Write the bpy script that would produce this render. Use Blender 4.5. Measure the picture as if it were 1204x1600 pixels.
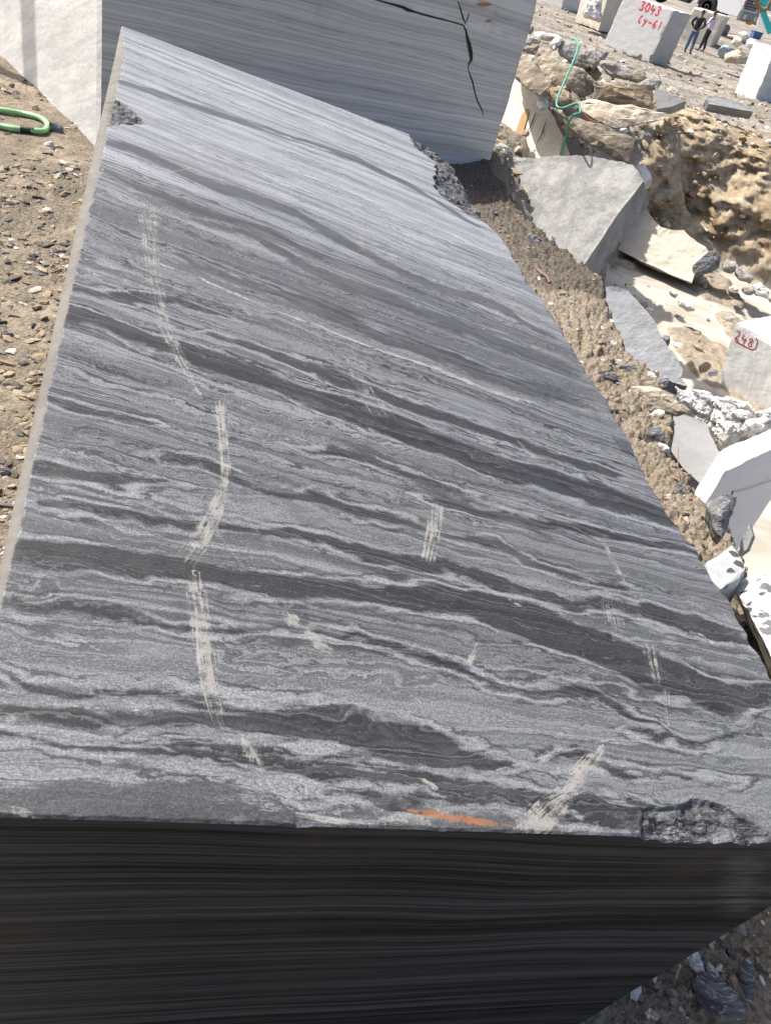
import bpy, bmesh, math, random
import numpy as np
from mathutils import Vector, Matrix, noise as mnoise

for o in list(bpy.data.objects):
    bpy.data.objects.remove(o)
sc = bpy.context.scene
COL = sc.collection
random.seed(7)
RNG = np.random.default_rng(11)

# ------------------------------------------------------------------ camera, sky, sun, exposure
CAM_Z = 2.6
FPX = 1250.0                                     # focal length in photo pixels (photo is 1204 x 1600)
CAM = np.array([0.0, 0.0, CAM_Z])
CR = np.array([[0.95948023, -0.28177597, 0.0],
               [0.16921004, 0.57618004, -0.79961523],
               [0.22531236, 0.767215, 0.60051268]])      # columns: right, up, back
cam_d = bpy.data.cameras.new('camera')
cam_o = bpy.data.objects.new('camera', cam_d)
COL.objects.link(cam_o)
m4 = Matrix([[*CR[0], 0], [*CR[1], 0], [*CR[2], CAM_Z], [0, 0, 0, 1]])
cam_o.matrix_world = m4
cam_d.sensor_fit = 'VERTICAL'
cam_d.sensor_height = 24.0
cam_d.lens = 24.0 * FPX / 1600.0
cam_d.clip_start = 0.02
cam_d.clip_end = 2000
sc.camera = cam_o

SUN_AZ = np.array([-0.95, 0.31]); SUN_AZ = SUN_AZ / np.linalg.norm(SUN_AZ)
SUN_EL = math.radians(50)
sun_dir = Vector((SUN_AZ[0] * math.cos(SUN_EL), SUN_AZ[1] * math.cos(SUN_EL), math.sin(SUN_EL)))
w = bpy.data.worlds.new("World")
sc.world = w
w.use_nodes = True
nt = w.node_tree
nt.nodes.clear()
sky = nt.nodes.new('ShaderNodeTexSky')
sky.sky_type = 'NISHITA'
sky.sun_disc = False
sky.sun_elevation = SUN_EL
sky.sun_rotation = math.atan2(SUN_AZ[0], SUN_AZ[1])
sky.air_density = 0.8
sky.dust_density = 4.0
sky.ozone_density = 0.6
bg = nt.nodes.new('ShaderNodeBackground')
bg.inputs['Strength'].default_value = 0.13
wo = nt.nodes.new('ShaderNodeOutputWorld')
nt.links.new(sky.outputs[0], bg.inputs[0])
nt.links.new(bg.outputs[0], wo.inputs[0])

sun_d = bpy.data.lights.new('sun', 'SUN')
sun_d.energy = 4.4
sun_d.angle = math.radians(0.53)
sun_d.color = (1.0, 0.95, 0.87)
sun_o = bpy.data.objects.new('sun', sun_d)
COL.objects.link(sun_o)
sun_o.rotation_euler = sun_dir.to_track_quat('Z', 'Y').to_euler()

sc.view_settings.view_transform = 'Standard'
sc.view_settings.look = 'None'
sc.view_settings.exposure = 0.85
sc.view_settings.gamma = 1.0

# ------------------------------------------------------------------ geometry helpers
def ray(px, py):
    d = CR @ np.array([px - 602.0, 800.0 - py, -FPX])
    return d / np.linalg.norm(d)

def at(px, py, r):
    """point on the sight line through a photo pixel at horizontal distance r"""
    d = ray(px, py)
    return CAM + d * (r / math.hypot(d[0], d[1]))

def onz(px, py, z):
    d = ray(px, py)
    return CAM + d * ((z - CAM_Z) / d[2])

def onplane(px, py, p0, n):
    d = ray(px, py)
    return CAM + d * (np.dot(np.asarray(p0) - CAM, n) / np.dot(d, n))

def unit(v):
    v = np.asarray(v, float)
    return v / np.linalg.norm(v)

# ---- vectorised gradient noise
_perm = np.random.default_rng(3).permutation(256)
_perm = np.concatenate([_perm, _perm, _perm])
_ga = np.random.default_rng(5).uniform(0, 2 * np.pi, 256)
_gx, _gy = np.cos(_ga), np.sin(_ga)

def pn(x, y):
    xi = np.floor(x).astype(int); yi = np.floor(y).astype(int)
    xf = x - xi; yf = y - yi
    xi &= 255; yi &= 255
    u = xf * xf * xf * (xf * (xf * 6 - 15) + 10); v = yf * yf * yf * (yf * (yf * 6 - 15) + 10)
    def g(ix, iy, fx, fy):
        h = _perm[_perm[ix] + iy]
        return _gx[h] * fx + _gy[h] * fy
    a = g(xi, yi, xf, yf); b = g(xi + 1, yi, xf - 1, yf)
    c = g(xi, yi + 1, xf, yf - 1); d = g(xi + 1, yi + 1, xf - 1, yf - 1)
    return ((a + u * (b - a)) + v * ((c + u * (d - c)) - (a + u * (b - a)))) * 1.5

def fbm(x, y, octv=4, gain=0.5, lac=2.07):
    s = 0; a = 1.0
    for i in range(octv):
        s = s + a * pn(x + 17.3 * i, y - 9.1 * i)
        x = x * lac; y = y * lac; a *= gain
    return s

def billow(x, y, octv=3, gain=0.5):
    s = 0; a = 1.0
    for i in range(octv):
        s = s + a * (2.6 * np.abs(pn(x + 31.7 * i, y + 5.3 * i)) - 0.8)
        x = x * 2.1; y = y * 2.1; a *= gain
    return s

def sstep(a, b, x):
    t = np.clip((x - a) / (b - a), 0, 1)
    return t * t * (3 - 2 * t)

def tag(o, label=None, cat=None, group=None, kind=None):
    if label: o['label'] = label
    if cat: o['category'] = cat
    if group: o['group'] = group
    if kind: o['kind'] = kind
    return o

def mesh_from(name, verts, faces, mat=None, parent=None, smooth=False):
    me = bpy.data.meshes.new(name)
    me.from_pydata([tuple(map(float, v)) for v in verts], [], [tuple(map(int, f)) for f in faces])
    me.update()
    if mat: me.materials.append(mat)
    if smooth:
        me.polygons.foreach_set('use_smooth', np.ones(len(me.polygons), bool))
    o = bpy.data.objects.new(name, me)
    COL.objects.link(o)
    if parent: o.parent = parent
    return o

def mesh_np(name, verts, quads, mat=None, smooth=True, tri=False):
    me = bpy.data.meshes.new(name)
    k = quads.shape[1]
    me.vertices.add(len(verts)); me.vertices.foreach_set('co', np.ascontiguousarray(verts, dtype=np.float32).ravel())
    me.loops.add(quads.size); me.loops.foreach_set('vertex_index', np.ascontiguousarray(quads, dtype=np.int32).ravel())
    me.polygons.add(len(quads)); me.polygons.foreach_set('loop_start', np.arange(0, quads.size, k, dtype=np.int32))
    me.update(calc_edges=True)
    me.polygons.foreach_set('use_smooth', np.full(len(quads), smooth))
    if mat: me.materials.append(mat)
    o = bpy.data.objects.new(name, me)
    COL.objects.link(o)
    return o

def fattr(o, name, vals):
    a = o.data.attributes.new(name, 'FLOAT', 'POINT')
    a.data.foreach_set('value', np.ascontiguousarray(vals, dtype=np.float32))

def bm_obj(name, bm, mat=None, parent=None, smooth=False):
    bmesh.ops.recalc_face_normals(bm, faces=bm.faces)
    me = bpy.data.meshes.new(name)
    bm.to_mesh(me); bm.free()
    if mat: me.materials.append(mat)
    if smooth:
        me.polygons.foreach_set('use_smooth', np.ones(len(me.polygons), bool))
    o = bpy.data.objects.new(name, me)
    COL.objects.link(o)
    if parent: o.parent = parent
    return o

def empty(name, loc, rz=0):
    o = bpy.data.objects.new(name, None)
    o.empty_display_size = 0.1
    o.location = tuple(loc); o.rotation_euler = (0, 0, rz)
    COL.objects.link(o)
    return o

def recenter(o, c=None):
    """move a mesh's origin to the middle of its underside"""
    n = len(o.data.vertices)
    co = np.empty(n * 3, np.float32); o.data.vertices.foreach_get('co', co); co = co.reshape(-1, 3)
    if c is None:
        c = (co.min(0) + co.max(0)) / 2; c[2] = co[:, 2].min()
    co -= np.asarray(c, np.float32)
    o.data.vertices.foreach_set('co', co.ravel()); o.data.update()
    o.location = tuple(float(k) for k in c)
    return o

def rough_up(bm, cuts, amp, scale, seed, edge_amp=0.0, crisp=True):
    """subdivide and roughen a convex solid so that it reads as broken stone"""
    bmesh.ops.triangulate(bm, faces=bm.faces)
    for it in range(cuts):
        L = sorted(e.calc_length() for e in bm.edges)
        lim = L[int(len(L) * 0.5)] * 0.75
        es = [e for e in bm.edges if e.calc_length() > lim]
        bmesh.ops.subdivide_edges(bm, edges=es, cuts=1, use_grid_fill=False)
        bmesh.ops.triangulate(bm, faces=[f for f in bm.faces if len(f.verts) > 3])
    bm.normal_update()
    sd = Vector((seed * 3.17, seed * 1.31, seed * 7.7))
    for v in bm.verts:
        p = v.co * scale + sd
        d = mnoise.fractal(p, 0.55, 2.1, 5) * amp * .8
        c = mnoise.cell(v.co * scale * 1.3 + sd) * amp * 0.25
        lay = mnoise.noise(Vector((v.co.x * scale * .15, v.co.y * scale * .15, v.co.z * scale * 5 + seed)))
        d += lay * amp * .5
        s = 1.0
        if edge_amp and v.link_edges:
            a = max((e.calc_face_angle(0) for e in v.link_edges), default=0)
            if a > 0.5:
                d -= edge_amp * (0.35 + abs(mnoise.noise(p * 2.3)) * 1.6)
        v.co += v.normal * (d + c) * s

def hull_rock(name, pts, mat, back=(0, 0, 0), shrink=0.85, cuts=3, amp=0.02, scale=3.0, seed=1, edge=0.01, smooth=False, parent=None):
    """angular boulder: the hull of seen corner points and of the same points pushed back out of sight"""
    P = [np.asarray(p, float) for p in pts]
    c = sum(P) / len(P)
    b = np.asarray(back, float)
    Q = [c + (p - c) * shrink + b for p in P] if np.linalg.norm(b) > 0 else []
    bm = bmesh.new()
    vs = [bm.verts.new(tuple(p)) for p in P + Q]
    r = bmesh.ops.convex_hull(bm, input=vs)
    junk = [v for v in bm.verts if not v.link_faces]
    bmesh.ops.delete(bm, geom=junk, context='VERTS')
    rough_up(bm, cuts, amp, scale, seed, edge)
    o = bm_obj(name, bm, mat, parent, smooth)
    return recenter(o) if parent is None else o

def prism_rock(name, front, ext, mat, cuts=3, amp=0.015, scale=4.0, seed=1, edge=0.01, shrink=1.0, parent=None, smooth=False):
    """flat-cut stone: a possibly concave outline extruded along ext"""
    bm = bmesh.new()
    F = [np.asarray(p, float) for p in front]
    c = sum(F) / len(F)
    a = [bm.verts.new(tuple(p)) for p in F]
    b = [bm.verts.new(tuple(c + (p - c) * shrink + np.asarray(ext))) for p in F]
    n = len(F)
    bm.faces.new(a); bm.faces.new(b[::-1])
    for i in range(n):
        bm.faces.new((a[i], b[i], b[(i + 1) % n], a[(i + 1) % n]))
    rough_up(bm, cuts, amp, scale, seed, edge)
    o = bm_obj(name, bm, mat, parent, smooth)
    return recenter(o) if parent is None else o

def box_stone(name, p0, ex, ey, ez, mat, n=14, amp=0.004, edge=0.012, seed=1, chips=()):
    """sawn block from a corner and three edge vectors, faces gridded, arrises slightly chipped"""
    p0, ex, ey, ez = (np.asarray(k, float) for k in (p0, ex, ey, ez))
    V = []; F = []; idx = {}
    def vert(i, j, k):
        key = (i, j, k)
        if key not in idx:
            a, b, c = i / n, j / n, k / n
            p = p0 + ex * a + ey * b + ez * c
            on = sum(1 for t in (i, j, k) if t in (0, n))
            q = Vector(p * 5.0) + Vector((seed * 5.1, seed, 0))
            if on >= 2:
                m = edge * max(0.0, mnoise.fractal(q * 0.8, 1.0, 2.0, 3) + 0.35) * (1.6 if on == 3 else 1)
                cen = p0 + (ex + ey + ez) / 2
                ax = []
                if i in (0, n): ax.append(unit(ex) * (1 if i == 0 else -1))
                if j in (0, n): ax.append(unit(ey) * (1 if j == 0 else -1))
                if k in (0, n): ax.append(unit(ez) * (1 if k == 0 else -1))
                for t in ax: p = p + t * m
            else:
                nn = unit(ex) * ((i == n) - (i == 0)) + unit(ey) * ((j == n) - (j == 0)) + unit(ez) * ((k == n) - (k == 0))
                p = p + nn * mnoise.fractal(q, 1.0, 2.0, 3) * amp
            for (cp, rad, dep) in chips:
                d = np.linalg.norm(p - cp)
                if d < rad:
                    cen = p0 + (ex + ey + ez) / 2
                    p = p + unit(cen - p) * dep * (1 - (d / rad) ** 2) * (0.8 + 0.5 * mnoise.noise(q * 3))
            idx[key] = len(V); V.append(p)
        return idx[key]
    for a in range(n):
        for b in range(n):
            F.append((vert(a, b, 0), vert(a, b + 1, 0), vert(a + 1, b + 1, 0), vert(a + 1, b, 0)))
            F.append((vert(a, b, n), vert(a + 1, b, n), vert(a + 1, b + 1, n), vert(a, b + 1, n)))
            F.append((vert(a, 0, b), vert(a + 1, 0, b), vert(a + 1, 0, b + 1), vert(a, 0, b + 1)))
            F.append((vert(a, n, b), vert(a, n, b + 1), vert(a + 1, n, b + 1), vert(a + 1, n, b)))
            F.append((vert(0, a, b), vert(0, a, b + 1), vert(0, a + 1, b + 1), vert(0, a + 1, b)))
            F.append((vert(n, a, b), vert(n, a + 1, b), vert(n, a + 1, b + 1), vert(n, a, b + 1)))
    bm = bmesh.new()
    vs = [bm.verts.new(tuple(p)) for p in V]
    for f in F:
        bm.faces.new([vs[i] for i in f])
    o = bm_obj(name, bm, mat)
    return recenter(o)

def tube(name, pts, rad, mat, parent=None, seg=10, sub=6):
    """round hose along a smooth path"""
    P = [np.asarray(p, float) for p in pts]
    Q = []
    for i in range(len(P) - 1):
        p0 = P[max(i - 1, 0)]; p1 = P[i]; p2 = P[i + 1]; p3 = P[min(i + 2, len(P) - 1)]
        for k in range(sub):
            t = k / sub
            Q.append(0.5 * (2 * p1 + (p2 - p0) * t + (2 * p0 - 5 * p1 + 4 * p2 - p3) * t * t + (3 * p1 - p0 - 3 * p2 + p3) * t ** 3))
    Q.append(P[-1])
    V = []; F = []
    ref = np.array([0.13, 0.21, 0.97])
    for i, q in enumerate(Q):
        t = unit(Q[min(i + 1, len(Q) - 1)] - Q[max(i - 1, 0)])
        a = np.cross(t, ref)
        if np.linalg.norm(a) < 1e-3: a = np.cross(t, [1, 0, 0])
        a = unit(a); b = np.cross(t, a)
        r = rad[i * (len(rad) - 1) // max(1, len(Q) - 1)] if isinstance(rad, (list, tuple)) else rad
        for k in range(seg):
            th = 2 * math.pi * k / seg
            V.append(q + (a * math.cos(th) + b * math.sin(th)) * r)
    for i in range(len(Q) - 1):
        for k in range(seg):
            F.append((i * seg + k, i * seg + (k + 1) % seg, (i + 1) * seg + (k + 1) % seg, (i + 1) * seg + k))
    F.append(tuple(range(seg))[::-1]); F.append(tuple((len(Q) - 1) * seg + k for k in range(seg)))
    return mesh_from(name, V, F, mat, parent, True)

# ------------------------------------------------------------------ shader helpers
class NT:
    def __init__(self, name):
        self.m = bpy.data.materials.new(name); self.m.use_nodes = True
        self.t = self.m.node_tree; self.t.nodes.clear()
        self.out = self.t.nodes.new('ShaderNodeOutputMaterial')
        self.b = self.t.nodes.new('ShaderNodeBsdfPrincipled')
        self.t.links.new(self.b.outputs[0], self.out.inputs[0])
        self._co = None
    def put(self, sock, v):
        if hasattr(v, 'is_output') or isinstance(v, bpy.types.NodeSocket): self.t.links.new(v, sock)
        elif isinstance(v, (tuple, list)) and len(v) == 3 and sock.type == 'RGBA': sock.default_value = (*v, 1)
        else: sock.default_value = v
    def co(self):
        if self._co is None: self._co = self.t.nodes.new('ShaderNodeTexCoord').outputs['Object']
        return self._co
    def geo_pos(self):
        return self.t.nodes.new('ShaderNodeNewGeometry').outputs['Position']
    def attr(self, name):
        n = self.t.nodes.new('ShaderNodeAttribute'); n.attribute_name = name
        return n.outputs['Fac']
    def math(self, op, a, b=0.0, c=None, clamp=False):
        n = self.t.nodes.new('ShaderNodeMath'); n.operation = op; n.use_clamp = clamp
        self.put(n.inputs[0], a); self.put(n.inputs[1], b)
        if c is not None: self.put(n.inputs[2], c)
        return n.outputs[0]
    def add(self, a, b): return self.math('ADD', a, b)
    def mul(self, a, b): return self.math('MULTIPLY', a, b)
    def sub(self, a, b): return self.math('SUBTRACT', a, b)
    def mad(self, a, b, c): return self.math('MULTIPLY_ADD', a, b, c)
    def scale(self, v, s, off=(0, 0, 0), rot=(0, 0, 0)):
        n = self.t.nodes.new('ShaderNodeMapping')
        self.put(n.inputs['Vector'], v)
        n.inputs['Scale'].default_value = s; n.inputs['Location'].default_value = off; n.inputs['Rotation'].default_value = rot
        return n.outputs[0]
    def noise(self, v=None, scale=5.0, detail=3.0, rough=0.55, dist=0.0, dim='3D', w=None, color=False):
        n = self.t.nodes.new('ShaderNodeTexNoise'); n.noise_dimensions = dim
        if dim == '1D': self.put(n.inputs['W'], w)
        else: self.put(n.inputs['Vector'], v)
        n.inputs['Scale'].default_value = scale; n.inputs['Detail'].default_value = detail
        n.inputs['Roughness'].default_value = rough; n.inputs['Distortion'].default_value = dist
        return n.outputs['Color' if color else 'Fac']
    def vor(self, v, scale, feature='F1', rand=1.0, out='Distance'):
        n = self.t.nodes.new('ShaderNodeTexVoronoi'); n.feature = feature
        self.put(n.inputs['Vector'], v); n.inputs['Scale'].default_value = scale; n.inputs['Randomness'].default_value = rand
        return n.outputs[out]
    def smooth(self, v, a, b, lo=0.0, hi=1.0):
        n = self.t.nodes.new('ShaderNodeMapRange'); n.interpolation_type = 'SMOOTHSTEP'
        self.put(n.inputs[0], v); n.inputs[1].default_value = a; n.inputs[2].default_value = b
        n.inputs[3].default_value = lo; n.inputs[4].default_value = hi
        return n.outputs[0]
    def ramp(self, v, stops):
        n = self.t.nodes.new('ShaderNodeValToRGB'); self.put(n.inputs[0], v)
        e = n.color_ramp.elements
        while len(e) < len(stops): e.new(0.5)
        for k, (p, c) in zip(e, stops):
            k.position = p; k.color = (*c, 1) if len(c) == 3 else c
        return n.outputs[0]
    def mix(self, f, a, b, mode='MIX'):
        n = self.t.nodes.new('ShaderNodeMix'); n.data_type = 'RGBA'; n.blend_type = mode
        self.put(n.inputs[0], f); self.put(n.inputs[6], a); self.put(n.inputs[7], b)
        return n.outputs[2]
    def sep(self, v):
        n = self.t.nodes.new('ShaderNodeSeparateXYZ'); self.put(n.inputs[0], v); return n.outputs
    def comb(self, x, y, z=0.0):
        n = self.t.nodes.new('ShaderNodeCombineXYZ')
        for i, k in enumerate((x, y, z)): self.put(n.inputs[i], k)
        return n.outputs[0]
    def bump(self, h, strength=0.3, dist=0.01, normal=None):
        n = self.t.nodes.new('ShaderNodeBump'); n.inputs['Strength'].default_value = strength; n.inputs['Distance'].default_value = dist
        self.put(n.inputs['Height'], h)
        if normal is not None: self.put(n.inputs['Normal'], normal)
        return n.outputs[0]
    def done(self, color, rough=0.8, normal=None, spec=0.3, metal=0.0):
        self.put(self.b.inputs['Base Color'], color); self.put(self.b.inputs['Roughness'], rough)
        self.put(self.b.inputs['Specular IOR Level'], spec); self.b.inputs['Metallic'].default_value = metal
        if normal is not None: self.put(self.b.inputs['Normal'], normal)
        return self.m

def plain(name, col, rough=0.6, metal=0.0, var=0.15, scale=8.0, bump=0.1, spec=0.4):
    n = NT(name)
    f = n.noise(n.co(), scale, 4)
    c = n.mix(f, tuple(k * (1 - var) for k in col), tuple(min(1, k * (1 + var)) for k in col))
    return n.done(c, rough, n.bump(n.noise(n.co(), scale * 6, 3), bump, 0.005), spec, metal)

def marble(name, light, dark, band=(1, 1, 6), freq=3.0, contrast=0.5, rot=(0, 0, 0), dirt=None, dirt_amt=0.3, bump=0.25, rough=0.65, vein=None, bscale=20.0, spots=None):
    """banded sawn or broken marble"""
    n = NT(name)
    p = n.scale(n.co(), (1, 1, 1), rot=rot)
    wv = n.noise(n.scale(p, tuple(k * 0.8 for k in band)), 1.0, 4, 0.6)
    f1 = n.noise(n.scale(p, band), freq, 6, 0.62, 0.4)
    f2 = n.noise(n.scale(p, tuple(k * 3 for k in band)), freq * 1.7, 5, 0.7, 0.6)
    f = n.mad(f1, 0.65, n.mul(f2, 0.35))
    f = n.smooth(f, 0.5 - 0.22 / max(contrast, .05) * .5, 0.5 + 0.22 / max(contrast, .05) * .5)
    c = n.mix(f, dark, light)
    gr = n.noise(n.co(), 160, 2)
    c = n.mix(n.mul(n.sub(gr, 0.35), 0.35), c, tuple(k * 0.45 for k in dark), 'MIX')
    if vein is not None:
        vn = n.noise(n.scale(p, tuple(k * 0.7 for k in band)), freq * 1.3, 3, 0.5, 1.2)
        vm = n.smooth(n.math('ABSOLUTE', n.sub(vn, 0.5)), 0.0, 0.012, 1, 0)
        c = n.mix(n.mul(vm, 0.7), c, vein)
    if dirt is not None:
        dn = n.noise(n.co(), 2.6, 6, 0.65)
        dm = n.mul(n.smooth(dn, 0.62 - dirt_amt * 0.5, 0.72 - dirt_amt * 0.25), 0.8)
        c = n.mix(dm, c, dirt)
    if spots is not None:
        sp = n.vor(n.co(), spots[1])
        gate = n.smooth(n.noise(n.co(), spots[1] * 0.30, 2), 0.42, 0.45)
        sm = n.mul(n.smooth(n.add(sp, n.mul(n.sub(n.noise(n.co(), 42, 3), .5), 0.45)), spots[2], spots[2] + 0.04, 1, 0), gate)
        c = n.mix(sm, c, spots[0])
    h = n.mad(n.noise(n.co(), bscale, 6, 0.65), 1.0, n.mul(f2, 0.3))
    return n.done(c, rough, n.bump(h, bump, 0.03), 0.3)

# ==================================================================  THE LARGE SLAB BLOCK (frame first: everything leans on it)
def top_frame():
    A, B, C, D = (np.array(k) for k in ((-1.7733898, 3.9797282, 1.84233014), (-0.39686495, 0.45916042, 1.64706879),
                                        (1.05860292, 1.00278722, 1.4221103), (-0.31792193, 4.523355, 1.61737166)))
    X = unit(C - B); V = unit(A - B); N = unit(np.cross(X, V)); Y = np.cross(N, X)
    return B, X, Y, N, V, np.linalg.norm(C - B), np.linalg.norm(A - B)
TB, TX, TY, TN, TV, TW, TL = top_frame()
VX, VY = float(TV @ TX), float(TV @ TY)

def uv(px, py):
    p = onplane(px, py, TB, TN) - TB
    v = (p @ TY) / VY
    return (p @ TX) - v * VX, v

def polyuv(pts):
    return np.array([uv(*p) for p in pts])

def zl(z, ox, oy, s):
    """measured points of an enlarged crop back to photo pixels"""
    return [(ox + a * s, oy + b * s) for a, b in z]
# ------------------------------------------------------------------ stone pattern of the large block, measured in block coordinates
BANDS = [   # (strength group, [(px, py, half thickness px)])
 (1, [(-90,850,17),(15,860,18),(150,872,18),(300,893,19),(420,910,19),(560,925,18),(700,940,20),(800,965,26),(900,997,30),(1000,1040,36),(1120,1085,30),(1180,1082,12),(1230,1080,4)]),
 (1, [(-80,930,3),(0,940,4),(85,950,5),(199,962,5),(279,975,5),(349,979,4),(438,979,4),(503,982,4),(560,990,4),(630,1020,6),(731,1052,8),(769,1065,7),(860,1078,6),(929,1084,8),(977,1116,9),(1031,1135,5),(1060,1160,2)]),
 (1, [(-80,1040,4),(0,1050,5),(40,1070,7),(125,1079,5),(279,1089,5),(349,1094,5),(428,1107,4),(498,1109,5),(600,1124,6),(680,1150,12),(740,1170,4)]),
 (1, [(-90,1110,12),(0,1112,11),(100,1114,12),(220,1118,10),(330,1122,14),(430,1128,22),(500,1130,26),(560,1140,30),(640,1160,30),(740,1180,16),(800,1190,4)]),
 (1, [(-60,1140,4),(0,1147,6),(100,1160,6),(170,1168,7),(220,1180,10),(300,1186,12),(420,1195,12),(520,1206,12),(600,1216,14),(680,1226,16),(760,1238,18),(860,1250,14)]),
 (1, [(700,1250,8),(800,1256,16),(880,1262,24),(960,1272,26),(1030,1280,24)]),
 (1, [(230,1145,1),(258,1148,7),(290,1150,2)]),
 (1, [(180,1140,1.5),(215,1130,2.5),(260,1127,2),(310,1135,2.5),(345,1148,1.5)]),
 (1, [(185,1150,1.5),(220,1158,3),(270,1166,3),(330,1172,2)]),
 (1, [(420,1165,2),(470,1158,3),(520,1160,3),(550,1172,2)]),
 (1, [(430,1180,3),(480,1190,4),(540,1188,4),(580,1176,2)]),
 (1, [(440,1215,2),(500,1205,4),(560,1215,5),(600,1235,3)]),
 (1, [(470,1240,2),(520,1228,3),(570,1240,4),(620,1258,5),(680,1268,3)]),
 (1, [(560,1190,2),(620,1200,5),(690,1212,5),(760,1222,3)]),
 (1, [(600,1255,2),(660,1250,5),(720,1258,4),(760,1266,2)]),
 (1, [(860,1195,2),(910,1190,4),(960,1196,5),(1010,1205,4),(1080,1215,3),(1150,1218,2)]),
 (1, [(990,1150,2),(1030,1155,5),(1080,1160,4),(1130,1152,3),(1190,1150,3)]),
 (1, [(40,485,12),(88,487,14),(163,506,14),(223,531,12),(279,543,12),(325,562,14),(395,585,15),(465,613,15),(560,645,17),(650,680,18),(749,720,20),(824,739,14),(948,779,18),(1048,809,14)]),
 (1, [(330,525,3),(400,543,6),(465,566,10),(560,603,9),(624,630,6),(709,655,8),(779,680,8),(898,724,8),(960,740,5)]),
 (1, [(20,600,3),(60,617,7),(140,636,7),(205,655,6),(240,662,2)]),
 (1, [(10,722,10),(42,729,13),(116,738,14),(186,752,10),(260,760,4)]),
 (1, [(250,712,2),(325,724,7),(418,766,6),(488,775,8),(560,803,9),(640,815,6),(700,840,3)]),
 (1, [(60,785,4),(116,794,7),(209,808,7),(302,817,7),(418,836,8),(511,845,8),(600,874,10),(699,884,9),(779,914,11),(878,939,8),(948,944,8),(1020,960,12),(1100,985,14),(1190,1010,10)]),
 (1, [(660,826,2),(689,834,7),(779,849,7),(848,889,8),(928,909,6),(980,915,2)]),
 (1, [(660,775,2),(699,784,5),(799,809,6),(898,824,8),(998,849,6),(1073,859,5),(1100,870,3)]),
 (1, [(470,700,2),(540,705,6),(640,745,6),(720,770,4)]),
 (1, [(100,448,5),(180,462,7),(260,470,8),(330,490,5)]),
 (2, [(120,210,4),(143,216,6),(209,233,6),(266,259,7),(342,293,9),(392,309,8),(460,331,8),(530,373,8),(595,410,8),(679,448,7),(772,475,7),(842,517,5)]),
 (2, [(300,340,3),(400,373,6),(470,410,8),(540,447,9),(609,471,9),(679,494,8),(749,522,8),(842,559,7),(900,580,4)]),
 (2, [(280,400,4),(400,448,10),(516,485,11),(595,527,12),(702,559,12),(795,601,12),(865,615,10),(930,640,6)]),
 (2, [(160,120,3),(260,150,5),(360,185,5),(470,220,5),(560,250,5),(640,290,4),(740,350,3)]),
 (2, [(150,260,3),(230,300,5),(310,330,6),(420,360,5),(500,400,3)]),
 (2, [(-90,1240,34),(0,1238,36),(120,1240,38),(240,1248,36),(340,1262,24),(430,1280,12),(480,1290,4)]),
 (2, [(560,700,6),(640,740,10),(760,800,8),(860,840,5)]),
 (2, [(940,660,4),(960,690,9),(990,740,12),(1040,820,10)]),
]
VEINS = [  # light veins
 [(249,412,1.2),(316,436,1.5),(379,464,1.5),(460,496,1.8),(493,508,1.8),(586,545,2.1),(688,578,2.7),(753,606,3.6),(800,622,2.4),(837,629,1.2)],
 [(978,952,1.2),(996,968,1.8),(1014,968,1.8),(1036,985,1.2)],
 [(1077,988,0.9),(1092,990,1.8),(1110,1003,3),(1152,1008,3.6),(1180,1013,4.8),(1200,1020,1.8)],
 [(-20,1109,1.2),(40,1109,1.8),(90,1099,3),(116,1103,1.8),(150,1106,1.8),(214,1109,0.9)],
 [(361,173,1.2),(409,200,1.2),(451,215,1.8),(523,239,1.2)],
 [(300,262,0.9),(262,270,1.2)],
 [(780,925,1.2),(800,940,2.4),(825,955,1.2)],
 [(150,1135,1.8),(215,1138,3),(260,1135,3.6),(310,1150,2.4),(360,1165,3),(440,1170,1.8)],
 [(190,1150,1.8),(230,1163,3),(290,1175,3.6),(350,1185,3),(420,1215,6),(470,1222,8.4),(540,1240,5.4),(600,1262,3.6)],
 [(60,1170,2.4),(130,1180,3.6),(220,1195,3.6),(310,1205,3.6),(380,1226,2.4)],
 [(430,1165,1.8),(480,1180,2.4),(550,1178,1.8)],
 [(880,1255,1.2),(920,1240,3),(960,1262,3.6),(1000,1272,1.8)],
 [(880,1275,1.2),(910,1280,2.4),(930,1290,1.8)],
]
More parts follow.
